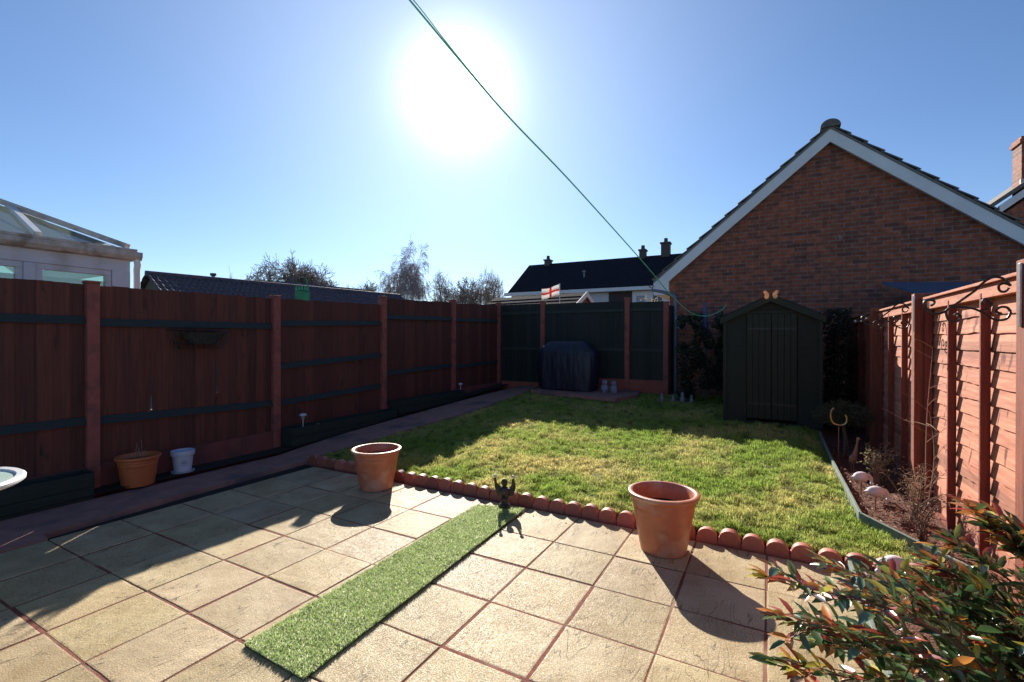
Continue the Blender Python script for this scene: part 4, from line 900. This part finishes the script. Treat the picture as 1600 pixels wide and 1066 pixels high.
li = leaves('leaf_litter', M['leafm'], np.stack([X_, Y_, Z_], 1), np.stack([rn.normal(0, 1, n), rn.normal(0, 1, n), rn.normal(0, .12, n)], 1), np.stack([rn.normal(0, .3, n), rn.normal(0, .3, n), np.ones(n)], 1), rn.uniform(.012, .03, n), rn.uniform(.005, .012, n), np.array([(.25, .15, .07)])*rn.uniform(.4, 1.7, (n, 1)), None)
tag(li, 'tiny brown dead leaves and crumbs scattered on the lawn and its paved edge', 'leaf litter', kind='stuff')
# bird ornaments on stakes
def bird(loc, rz, label, s=1):
    t = thing('bird_ornament', label, 'ornament', loc, rz, 'white bird ornaments in the right-hand bed'); t.scale = (s, s, s)
    MB().lathe([(.004, -.12), (.005, .09)], 8).build('stake', M['rust'], t)
    m = MB().ball((0, 0, .125), .058, 16, 12, sx=1.15, sy=.8, sz=.78)
    m.tube(smooth_poly([(.045, 0, .135), (.078, 0, .125), (.088, 0, .095), (.092, 0, .07)]), [.022-.0009*i for i in range(16)], 8).ball((.095, 0, .062), .017, 10, 8).prism([(-.05, -.02, .13), (-.05, .02, .13), (-.092, 0, .115)], (0, 0, .01))
    m.build('body', M['bird_white'], t, smooth=True)
    MB().tube([(.1, 0, .055), (.112, 0, .03)], [.007, .002], 6).build('beak', M['iron'], t)
    return t
q1 = bird((3.52, 3.92, .12), R(25), 'white bird ornament on a stake, farther of the two beside the dry shrub')
q2 = copy_tree(q1); q2.location = (3.56, 3.50, .11); q2.rotation_euler.z = R(20); q2['label'] = 'white bird ornament on a stake, nearer of the two in the bark bed'
q3 = copy_tree(q1); q3.location = (3.42, 2.05, .10); q3.rotation_euler.z = R(200); q3.scale = (.9, .9, .9); q3['label'] = 'white bird ornament beside the near edging board, partly behind the glossy shrub'
hr = thing('heron_ornament', 'slim upright bird ornament catching the sun on its neck, at the edge of the shade', 'ornament', (3.55, 4.62, .12), R(30))
MB().tube(smooth_poly([(0, 0, .12), (.02, 0, .2), (.035, 0, .28), (.045, 0, .335)]), [.03, .03, .029, .027, .025, .022, .018, .016, .014, .012, .011, .01, .01, .01, .012, .013], 10).ball((.05, 0, .345), .018, 10, 8).ball((-.01, 0, .13), .045, 12, 8, sx=.8, sy=.6, sz=1.1).build('body', M['rust'], hr, smooth=True)
MB().tube([(.06, 0, .35), (.09, 0, .342)], [.006, .002], 6).build('beak', M['iron'], hr)
for sx in (-1, 1): MB().tube([(-.01, sx*.015, .1), (-.012, sx*.018, -.05)], .004, 6).build('leg', M['rust'], hr)
# string lights (two bulbs by the fence end)
fy = thing('string_lights', 'pair of tiny white bulbs on a dark wire near the far fence post', 'lights', (3.86, 6.1, 1.72))
MB().tube(smooth_poly([(.02, .0, .06), (-.06, -.02, .03), (-.16, 0, .03)]), .003, 5).build('wire', M['iron'], fy)
for x in (-.05, -.11): MB().ball((x, -.02, .022), .012, 8, 6).build('bulb', M['bulb'], fy)
# ornament on the garage wall and blue thing
om = thing('wall_ornament', 'small pale cat-shaped ornament on the garage wall above the ivy', 'ornament', (1.18, 8.62, 1.74))
MB().ball((0, 0, 0), .05, 10, 8, sx=1.5, sz=.8).ball((-.07, 0, .07), .035, 10, 8).prism([(-.095, 0, .09), (-.08, 0, .10), (-.09, 0, .125)], (0, .01, 0)).prism([(-.06, 0, .10), (-.045, 0, .09), (-.05, 0, .125)], (0, .01, 0)).tube(smooth_poly([(.06, 0, 0), (.11, 0, .03), (.12, 0, .09)]), .009, 6).build('body', mat('mottled_grey', (.3, .3, .36), (.12, .12, .15), 18, .8), om, smooth=True)
ub = thing('folded_parasol', 'dark blue folded parasol head poking up between the ivy and shed', 'parasol', (1.68, 8.3, G(1.7, 8.3)))
MB().tube([(0, 0, 0), (0, 0, 1.5)], .015, 8).build('pole', M['grey_pipe'], ub)
MB().lathe([(.035, 1.2), (.06, 1.3), (.05, 1.55), (.035, 1.75), (.012, 1.86)], 12).build('canopy', M['blue_pvc'], ub)

# edging boards
def board(a, b, z0, z1, par):
    a, b = Vector(a), Vector(b); d = (b-a).normalized(); n = Vector((-d.y, d.x, 0))*.011
    MB().hexa([a-n+Vector((0, 0, z0)), b-n+Vector((0, 0, z0)), b+n+Vector((0, 0, z0)), a+n+Vector((0, 0, z0)), a-n+Vector((0, 0, z1)), b-n+Vector((0, 0, z1)), b+n+Vector((0, 0, z1)), a+n+Vector((0, 0, z1))]).build('board', M['sage'], par, bevel=.003)
eb = thing('border_edging', 'sage green timber edging boards between lawn and bark bed', 'edging', (0, 0, 0))
pts = [(3.37, 6.2, .26), (3.375, 5.5, .235), (3.38, 4.74, .20), (3.415, 3.19, .135), (3.71, 2.80, .10), (3.88, 2.55, .09)]
for i in range(len(pts)-1):
    (xa, ya, za), (xb, yb, zb) = pts[i], pts[i+1]; a, b = Vector((xa, ya, 0)), Vector((xb, yb, 0)); d = (b-a).normalized(); a = a+d*.003; b = b-d*.003; n = Vector((-d.y, d.x, 0))*.011
    MB().hexa([a-n+Vector((0, 0, za-.2)), b-n+Vector((0, 0, zb-.2)), b+n+Vector((0, 0, zb-.2)), a+n+Vector((0, 0, za-.2)), a-n+Vector((0, 0, za)), b-n+Vector((0, 0, zb)), b+n+Vector((0, 0, zb)), a+n+Vector((0, 0, za))]).build('board', M['sage'], eb, bevel=.003)
pb = thing('border_edging', 'sage green timber edging board between the slabs and the front bed', 'edging', (0, 0, 0))
board((3.243, 2.33, 0), (3.243, -.4, 0), -.03, .07, pb); board((3.243, -.41, 0), (3.243, -2.9, 0), -.03, .07, pb)

# ------------------------------------------------------------ clothes line
cl = thing('clothes_line', 'thin green clothes line sagging across the sky to the garage wall', 'clothes line', (0, 0, 0))
W_ = cw(1135, 477, 8.45)
pts = [cw(330, -370, .9), cw(500, -164, 1.2), cw(640, 0, 1.6), cw(785, 172, 2.2), cw(900, 293, 3.2), cw(1005, 410, 5.2), cw(1050, 463, 7.0), cw(1080, 489, 7.7), cw(1105, 494, 8.05), cw(1125, 486, 8.3), W_]
MB().tube(smooth_poly(pts, 8), [.0018+.005*min(1, i/55) for i in range(81)], 6).build('line', M['line'], cl, smooth=True)
pts2 = [cw(330, -374, .9), cw(508, -160, 1.2), cw(645, -1, 1.6), cw(704, 74, 1.85), cw(785, 172, 2.2)]
MB().tube(smooth_poly(pts2, 8), .0018, 6).build('line', M['line'], cl, smooth=True)
MB().tube(smooth_poly([W_+Vector((0, .02, 0)), W_+Vector((0, -.03, -.01)), W_+Vector((0, -.04, .02))]), .006, 6).build('hook', M['galv'], cl)

# ------------------------------------------------------------ garden table edge at the left frame
tb = thing('garden_table', 'round glass garden table with white rim just inside the left frame edge', 'table', (-1.345, -.70, -.055))
rr_ = .40; pr = [(rr_-.03, .705), (rr_, .70), (rr_+.012, .712), (rr_+.012, .728), (rr_, .738), (rr_-.03, .734), (rr_-.033, .72)]
vs = []; n = 64
for r, z in pr:
    for k in range(n): vs.append((r*math.cos(2*PI*k/n), r*math.sin(2*PI*k/n), z))
m_ = len(pr); fs = [(i*n+k, i*n+(k+1) % n, ((i+1) % m_)*n+(k+1) % n, ((i+1) % m_)*n+k) for i in range(m_) for k in range(n)]
MB().add(vs, fs).build('rim', M['white'], tb, smooth=True)
MB().lathe([(rr_-.034, .714), (rr_-.034, .722)], 64).build('tabletop', M['tabletop_glass'], tb)
MB().lathe([(.2, 0), (.19, .02), (.03, .04), (.025, .66), (.12, .70), (.12, .712)], 24).build('pedestal', M['white'], tb, smooth=True)

# ------------------------------------------------------------ conservatory (behind the left fence)
cv = thing('conservatory', 'white framed conservatory with glass hipped roof over the left fence', 'conservatory', (-3.72, 1.22, 0))
x0 = 0
MB().box(-.04, .04, -5, 0, 2.27, 2.42).build('eaves_beam', M['upvc'], cv)
MB().box(-3.2, -.04, -.08, 0, 2.27, 2.42).build('eaves_beam', M['upvc'], cv)
g = MB()
g.prism([(.045, -5, 2.40), (.10, -5, 2.41), (.125, -5, 2.45), (.125, -5, 2.50), (.11, -5, 2.50), (.105, -5, 2.46), (.045, -5, 2.43)], (0, 5.09, 0)); g.prism([(-3.2, .03, 2.40), (-3.2, .07, 2.41), (-3.2, .09, 2.45), (-3.2, .09, 2.50), (-3.2, .08, 2.50), (-3.2, .03, 2.44)], (3.26, 0, 0))
g.box(.0, .12, -5, .04, 2.505, 2.53)
g.build('gutter', M['upvc_dirty'], cv)
MB().box(-.06, .05, -.17, .0, .0, 2.27).build('corner_post', M['upvc'], cv, bevel=.006)
MB().tube([(.075, .05, 2.42), (.075, .06, 2.36), (.05, .06, 2.3), (.05, .06, 0)], .034, 12).build('downpipe', M['white'], cv, smooth=True)
wins = [(-.79, -.17), (-1.5, -.88), (-2.2, -1.55), (-2.9, -2.25), (-3.6, -2.95)]
for i, (ya, yb) in enumerate(wins):
    MB().box(-.045, .045, yb-.002, yb+.085 if i else yb-.001, .9, 2.265).build('mullion', M['upvc'], cv) if i else None
    f = MB()
    for bx in ((ya, yb-.004, 2.21, 2.268), (ya, yb-.004, .9, .96), (ya, ya+.05, .962, 2.208), (yb-.054, yb-.004, .962, 2.208)): f.box(-.03, .03, bx[0], bx[1], bx[2], bx[3])
    fr = f.build('window', M['upvc'], cv); MB().box(-.004, .004, ya+.052, yb-.056, .965, 2.206).build('pane', M['glass_green'], fr)
    MB().box(-.10, -.09, ya+.02, yb-.02, 1.0, 2.15).build('blind', M['blind'], fr)
MB().box(-.06, .05, -5, -.171, 0, .89).build('dwarf_wall', M['brick_side'], cv)
hip = 1.9; zt = 2.53+hip*.52
def beam(a, b, r, nm, m, w2=None):
    a, b = Vector(a), Vector(b); d = (b-a).normalized(); s = d.cross(Vector((0, 0, 1))).normalized()*r; u_ = s.cross(d).normalized()*(w2 or r); u_ = -u_ if u_.z < 0 else u_
    return MB().hexa([a-s, b-s, b+s, a+s, a-s+u_, b-s+u_, b+s+u_, a+s+u_]).build(nm, m, cv)
beam((.03, -.03, 2.535), (-hip, -hip-.0, zt), .045, 'hip_beam', M['upvc_dirty'], .06)
beam((-hip, -hip, zt), (-hip, -5, zt), .05, 'ridge_beam', M['upvc_dirty'], .09)
for k, y in enumerate((-.78, -1.5, -2.25, -3.0, -3.75)):
    t = min(hip, -y); beam((.05, y, 2.535), (-t, y, 2.535+t*.52), .028, 'rafter', M['upvc'], .045)
for k, x in enumerate((-.75, -1.4)): beam((x, .0, 2.535), (x, x, 2.535-x*.52), .028, 'rafter', M['upvc'], .045)
MB().add([(.05, -.08, 2.532), (.05, -5, 2.532), (-hip, -5, zt-.004), (-hip, -hip, zt-.004)], [(0, 1, 2, 3)]).build('roof_pane', M['glass'], cv)
MB().add([(-.08, .03, 2.532), (-3.8, .03, 2.532), (-hip, -hip, zt-.004)], [(0, 1, 2)]).build('roof_pane', M['glass'], cv)

# ------------------------------------------------------------ distant houses
def wire_house(): pass
# bungalow behind left fence
A, B = cw(227, 428, 14.7), cw(625, 464.5, 22.4); A.z = B.z = 3.55
ax_ = (B-A); ax_.z = 0; Lb = ax_.length; ax_.normalize(); perp = Vector((ax_.y, -ax_.x, 0))
bu = thing('bungalow', 'bungalow with brown ribbed tile roof just above the left fence', 'house', (A.x, A.y, 0), math.atan2(ax_.y, ax_.x))
b = MB(); rows = 11
for sgn in (-1, 1):
    for k in range(rows):
        a0, a1 = 3.6*k/rows, 3.6*(k+1)/rows+.05; sl2 = .48
        n = 60 if sgn < 0 else 8; vs = []; fs = []
        for j in range(n*4+1):
            x = Lb*j/(n*4); w_ = .022*math.sin(2*PI*j/4)+.02*((j % 4) == 1) if sgn < 0 else 0
            vs += [(x, sgn*a0, 3.55-a0*sl2+w_), (x, sgn*a1, 3.55-a1*sl2+w_+.035)]
        for j in range(n*4): fs.append((2*j, 2*j+1, 2*j+3, 2*j+2))
        e = len(vs); b.add(vs, fs)
        b.add([(0, sgn*a1, 3.55-a1*sl2-.01), (Lb, sgn*a1, 3.55-a1*sl2-.01), (Lb, sgn*a1, 3.55-a1*sl2+.05), (0, sgn*a1, 3.55-a1*sl2+.05)], [(0, 1, 2, 3)])
rf_ = b.build('roof', M['tile_brown'], bu)
MB().tube([(0, 0, 3.56), (Lb, 0, 3.56)], .09, 10).build('ridge_tiles', M['tile_brown'], rf_, smooth=True)
MB().prism([(0.15, -3.3, 0), (.15, 3.3, 0), (.15, 3.3, 1.9), (.15, 0, 3.45), (.15, -3.3, 1.9)], (.2, 0, 0)).box(.3, Lb-.3, -3.2, -3.0, 0, 1.9).box(.3, Lb-.3, 3.0, 3.2, 0, 1.9).build('wall', M['cream_plaster'], bu)
MB().lathe([(.06, 3.3), (.06, 3.72), (.1, 3.72), (.1, 3.8)], 10, c=(2.0, .3, 0)).build('flue', M['iron'], bu)
# brown roof peeking behind bungalow
A = cw(395, 446, 27); B = cw(455, 452, 24); pk = thing('distant_house', 'brown gabled roof peeking out in front of the big bare tree', 'house', (A.x, A.y, 0))
MB().prism([(-2, 0, 3.4), (3.2, 0, 3.4), (2.0, .5, 4.75), (-.6, .5, 4.9)], (1.0, 6, 0)).build('roof', M['tile_brown'], pk)
MB().box(-1.8, 3.8, .3, 5.5, 0, 3.4).build('wall', M['cream_plaster'], pk)
# long terrace
EL_, ER = cw(791, 460, 33.1), cw(1060, 446, 27.8); ax_ = ER-EL_; ax_.z = 0; Lt = ax_.length; ax_.normalize()
te = thing('terraced_house', 'long pale terrace with dark roof and chimneys beyond the back fence', 'house', (EL_.x, EL_.y, 0), math.atan2(ax_.y, ax_.x))
def sk(z): return z
MB().box(.25, Lt+6, .3, 7.7, 0, 4.7).prism([(.25, .3, 4.7), (.25, 7.7, 4.7), (.25, 4, 6.8)], (.2, 0, 0)).build('wall', M['render_blue'], te)
b = MB()
for k in range(14):
    a0, a1 = 3.9*k/14, 3.9*(k+1)/14+.04; 
    for sgn in (-1, 1):
        b.add([(0, 3.8+sgn*a0, 7.25-a0*.68), (Lt+6, 3.8+sgn*a0, 7.25-a0*.68), (Lt+6, 3.8+sgn*a1, 7.25-a1*.68+.008), (0, 3.8+sgn*a1, 7.25-a1*.68+.008), (0, 3.8+sgn*a1, 7.25-a1*.68-.02), (Lt+6, 3.8+sgn*a1, 7.25-a1*.68-.02)], [(0, 1, 2, 3), (3, 2, 5, 4)])
rt = b.build('roof', M['tile_dark'], te)
for (x, w_, z1) in ((1.4, .4, 7.45), (8.5, .4, 7.6), (9.95, .55, 7.95)):
    ch = MB().box(x, x+w_, 3.5, 4.1, 6.5, z1).box(x-.06, x+w_+.06, 3.44, 4.16, z1, z1+.1).build('chimney', M['chimney_far'], rt)
    MB().lathe([(.14, z1+.1), (.12, z1+.4)], 10, c=(x+w_/2, 3.8, 0)).build('chimney_pot', M['chimney_far'], ch)
MB().lathe([(.05, 5.4), (.05, 6.1), (.12, 6.1), (.12, 6.2)], 8, c=(5.2, 1.6, 0)).build('vent', M['grey_pipe'], te)
MB().box(-.05, Lt+6, -.22, -.10, 4.52, 4.74).build('fascia', M['render_white'], te)
for (xa, xb, za, zb, m, nm) in ((.4, 1.2, 3.6, 4.35, 'window_dark', 'window'), (2.1, 3.1, 3.6, 4.35, 'window_dark', 'window'), (5.5, 6.0, 3.9, 4.35, 'window_dark', 'window'), (7.3, 8.75, 2.6, 4.5, 'tile_hung', 'hung_tile_panel'), (8.8, 10.0, 2.6, 4.5, 'render_white', 'cladding_panel'), (10.05, 10.6, 2.9, 4.45, 'window_dark', 'window'), (10.65, 11.9, 2.6, 4.5, 'render_white', 'cladding_panel')):
    w_ = MB().box(xa, xb, .22, .295, za, zb).build(nm, M[m], te)
    if nm == 'window':
        f = MB()
        for bx in ((xa-.05, xb+.05, zb, zb+.05), (xa-.05, xb+.05, za-.05, za), (xa-.05, xa, za, zb), (xb, xb+.05, za, zb), ((xa+xb)/2-.02, (xa+xb)/2+.02, za, zb)): f.box(bx[0], bx[1], .19, .218, bx[2], bx[3])
        f.build('frame', M['render_white'], w_)
    if nm == 'cladding_panel' and xa < 10:
        MB().box(xa+.25, xa+.75, .2, .218, 3.2, 4.2).build('window', M['window_grey'], w_)
# low garage roof just behind the back fence
A, B = cw(772, 467, 17), cw(916, 459.5, 14.8); ax_ = B-A; ax_.z = 0; Lg = ax_.length; ax_.normalize(); zr = 2.98
lg = thing('low_outbuilding', 'low outbuilding with brown tiled roof and white gable trim behind the back fence', 'outbuilding', (A.x, A.y, 0), math.atan2(ax_.y, ax_.x))
b = MB()
for k in range(10):
    a0, a1 = 2.0*k/10, 2.0*(k+1)/10+.03
    for sgn in (-1, 1): b.add([(0, sgn*a0, zr-a0*.6), (Lg, sgn*a0, zr-a0*.6), (Lg, sgn*a1, zr-a1*.6+.02), (0, sgn*a1, zr-a1*.6+.02), (0, sgn*a1, zr-a1*.6-.03), (Lg, sgn*a1, zr-a1*.6-.03)], [(0, 1, 2, 3), (3, 2, 5, 4)])
b.build('roof', M['tile_dark'], lg)
for sgn in (-1, 1): MB().prism([(Lg+.01, 0, zr+.03), (Lg+.01, sgn*2.05, zr-1.2), (Lg+.01, sgn*2.05, zr-1.36), (Lg+.01, 0, zr-.13)], (.03, 0, 0)).build('barge_board', M['barge'], lg)
MB().prism([(.1, -1.9, 0), (.1, 1.9, 0), (.1, 1.9, 1.7), (.1, 0, zr-.1), (.1, -1.9, 1.7)], (Lg-.15, 0, 0)).build('wall', M['brick_side'], lg)
# flag of white with red cross
fp = cw(874.5, 455, 14); fg_ = thing('flag', 'white flag with a red cross flying from a pale pole above the back fence', 'flag', (fp.x, fp.y, 0), math.atan2(rr.y, rr.x))
MB().lathe([(.014, 0), (.014, 3.17)], 8).build('pole', M['barge'], fg_)
def fpt(s, t):  # s 0 at pole to 1 free edge, t 0 bottom 1 top
    return (-.015-.52*s, .04*math.sin(s*7)*s, 2.82-.00+t*(.30+.0*s)-.13*s-(.1*0)+.02*math.sin(s*6+t)*1.0 - .0)
def patch(m, rects, nm):
    vs = []; fs = []; n = 14
    for (s0, s1, t0, t1) in rects:
        k = len(vs)
        for i in range(n+1):
            for j in (0, 1): s = s0+(s1-s0)*i/n; vs.append(fpt(s, t1 if j else t0))
        for i in range(n): fs.append((k+2*i, k+2*i+1, k+2*i+3, k+2*i+2))
    o = MB().add(vs, fs).build(nm, M[m], fg_, smooth=True); sd = o.modifiers.new('s', 'SOLIDIFY'); sd.thickness = .003; return o
patch('flag_white', [(0, .44, 0, .41), (0, .44, .59, 1), (.56, 1, 0, .41), (.56, 1, .59, 1)], 'field'); patch('flag_red', [(.44, .56, 0, 1), (0, .44, .41, .59), (.56, 1, .41, .59)], 'cross')
# far right house with chimney
hA = cw(1542, 323, 16); fh = thing('brick_house', 'brick house with white barge board and chimney at the far right edge', 'house', (hA.x, hA.y, 0), R(0))
pk_ = 4.2; sl3 = .78; zb = hA.z
MB().prism([(.35, .12, 0), (2*pk_, .12, 0), (2*pk_, .12, zb-.35), (pk_, .12, zb-.35+sl3*(pk_-.35)), (.35, .12, zb-.35)], (0, 8, 0)).build('wall', M['brick'], fh)
for sgn in (-1, 1):
    xa = 0 if sgn < 0 else 2*pk_; top = (pk_, zb+pk_*sl3)
    rf_ = MB().prism([(xa, -.08, zb), (top[0], -.08, top[1]), (top[0], -.08, top[1]-.16), (xa, -.08, zb-.16)], (0, 8.4, 0)).build('roof', M['tile_grey'], fh)
    MB().prism([(xa+(.3 if sgn < 0 else -.3), -.06, zb-.02), (top[0], -.06, top[1]-.17), (top[0], -.06, top[1]-.42), (xa+(.3 if sgn < 0 else -.3), -.06, zb-.28)], (0, .16, 0)).build('barge_board', M['barge'], fh)
cz = cw(1590, 350, 16.3); chx = cz.x-hA.x-.05
ch = MB().box(chx, chx+.8, .5, 1.2, zb-.2, 8.2).box(chx-.06, chx+.86, .44, 1.26, 8.2, 8.32).box(chx-.02, chx+.82, .48, 1.22, 8.32, 8.42).build('chimney', M['brick'], fh)
MB().box(chx-.05, chx+.1, .4, .49, zb+chx*sl3-.05, zb+chx*sl3+.12).build('flashing', M['lead'], ch)
# neighbour's blue-grey shed roof over the right fence
A = cw(1370, 441, 7.4); nb_ = thing('neighbour_shed', 'shed with blue-grey felt roof showing above the right fence', 'shed', (A.x+.05, A.y, 0), R(29))
zt = A.z
MB().hexa([(0, 0, zt-.03), (1.9, 0, zt-.03), (2.0, -.8, zt-.43), (.42, -.8, zt-.43), (0, 0, zt), (1.9, 0, zt), (2.0, -.8, zt-.4), (.42, -.8, zt-.4)]).build('roof', M['felt_blue'], nb_)
MB().prism([(.55, -.6, 0), (.55, -.05, 0), (.55, -.05, zt-.1), (.55, -.6, zt-.4)], (1.2, 0, 0)).build('wall', M['shed'], nb_)

# ------------------------------------------------------------ bare trees
def tree(name, label, base, H, spread, levels, seed, m, trunk_r, first=.25, droop=0, up=.35, group='bare winter trees beyond the fence', nb=(3, 4), leafy=None, ls=.1, width=4):
    t = thing(name, label, 'tree', base, group=group); ra = random.Random(seed); tk = MB(); cr = MB(); ends = []
    def grow(p, d, l, r, lev):
        pts = [p]; dd = d.copy()
        for k in range(3):
            dd = (dd+Vector((ra.gauss(0, .16), ra.gauss(0, .16), ra.gauss(0, .1)+(-droop if lev >= 3 else .03)))).normalized(); pts.append(pts[-1]+dd*l/3)
        (tk if lev < 2 else cr).tube(pts, [max(q, .009) for q in (r, r*.86, r*.72, r*.58)], 7 if lev < 2 else 3, cap=False)
        if lev >= levels: ends.append(pts[-1]); return
        for k in range(ra.randint(*nb)+(1 if lev == 0 else 0)):
            q = pts[ra.choice((1, 2, 3, 3))] if lev else pts[ra.choice((2, 3, 3))]; a = ra.uniform(0, 2*PI); o = dd.orthogonal().normalized(); o = Matrix.Rotation(a, 3, dd) @ o
            nd = (dd*ra.uniform(.55, 1)+o*ra.uniform(.5, 1.0)*spread+Vector((0, 0, up if lev < 3 else up*.3))).normalized(); grow(q, nd, l*ra.uniform(.62, .82), r*ra.uniform(.45, .6), lev+1)
    grow(Vector((0, 0, 0)), Vector((0, 0, 1)), H*first, trunk_r, 0)
    allv = np.array(cr.v); zs = H/np.quantile(allv[:, 2], .995); hs = (width/2)/np.quantile(np.hypot(allv[:, 0], allv[:, 1]), .97)
    f = lambda L: [(x*hs, y*hs, z*zs) for x, y, z in L]
    tk.v = f(tk.v); cr.v = f(cr.v); ends = f(ends)
    tk.build('trunk', m, t); cr.build('crown', m, t)
    if leafy:
        rn = np.random.default_rng(seed); n = leafy; idx = rn.integers(0, len(ends), n); P = np.array([ends[i] for i in idx])+rn.normal(0, ls*1.5, (n, 3))
        leaves('foliage', M['leafm'], P, rn.normal(0, 1, (n, 3)), rn.normal(0, 1, (n, 3)), rn.uniform(.5, 1.2, n)*ls, rn.uniform(.25, .5, n)*ls, np.array([(.26, .21, .13)])*rn.uniform(.5, 1.5, (n, 1)), t)
    return t
def gp(u, D): p = cw(u, 533, D); return (p.x, p.y, .3)
tree('bare_tree', 'broad bare tree with spreading crown above the bungalow roof', gp(441, 30), 6.4, 1.0, 7, 31, M['tree_bark'], .2, first=.26, up=.22, width=7.6)
tree('bare_tree', 'smaller bare tree just right of the broad one, behind the green basket', gp(490, 31), 6.0, .9, 6, 37, M['tree_bark'], .13, first=.30, up=.28, width=3.6)
tree('silver_birch', 'tall slender birch with drooping twigs, highest of the bare trees', gp(657, 35), 8.1, .62, 7, 33, M['birch_bark'], .13, first=.36, droop=.22, up=.4, width=5.0)
tree('bare_tree', 'pale twiggy tree at the left end of the terrace', gp(778, 34), 6.2, .8, 6, 34, M['tree_bark'], .1, first=.32, up=.45, width=3.4)
tree('bare_tree', 'thin bare tree behind the bungalow ridge at the left', gp(368, 32), 5.7, .9, 5, 35, M['tree_bark'], .08, first=.36, up=.25, width=2.6)
tree('bare_tree', 'bushy brown-leaved tree directly right of the birch', gp(690, 31), 5.5, 1.0, 6, 36, M['tree_bark'], .12, first=.3, up=.3, leafy=900, ls=.11, width=4.4)
tree('bare_tree', 'low twiggy tree between the brown-leaved tree and the terrace', gp(738, 30), 4.9, 1.0, 6, 38, M['tree_bark'], .1, first=.3, up=.3, leafy=400, ls=.09, width=4.2)
tree('bare_tree', 'low leafy tree just above the bungalow roof end', gp(582, 28), 4.5, 1.0, 6, 39, M['tree_bark'], .1, first=.3, up=.25, leafy=500, ls=.11, width=3.4)
# pale dry hedge behind the back fence near the garage
hg = cw(1020, 465, 10.5)
bushy('dry_hedge', 'pale dry grassy hedge tops behind the back fence beside the garage', 'hedge', (hg.x-.1, hg.y, .4), (1.3, .4, 2.05), 1800, .09, [(.55, .42, .28), (.4, .3, .2), (.3, .26, .14)], shape='ell', seed=12, wr=.2)
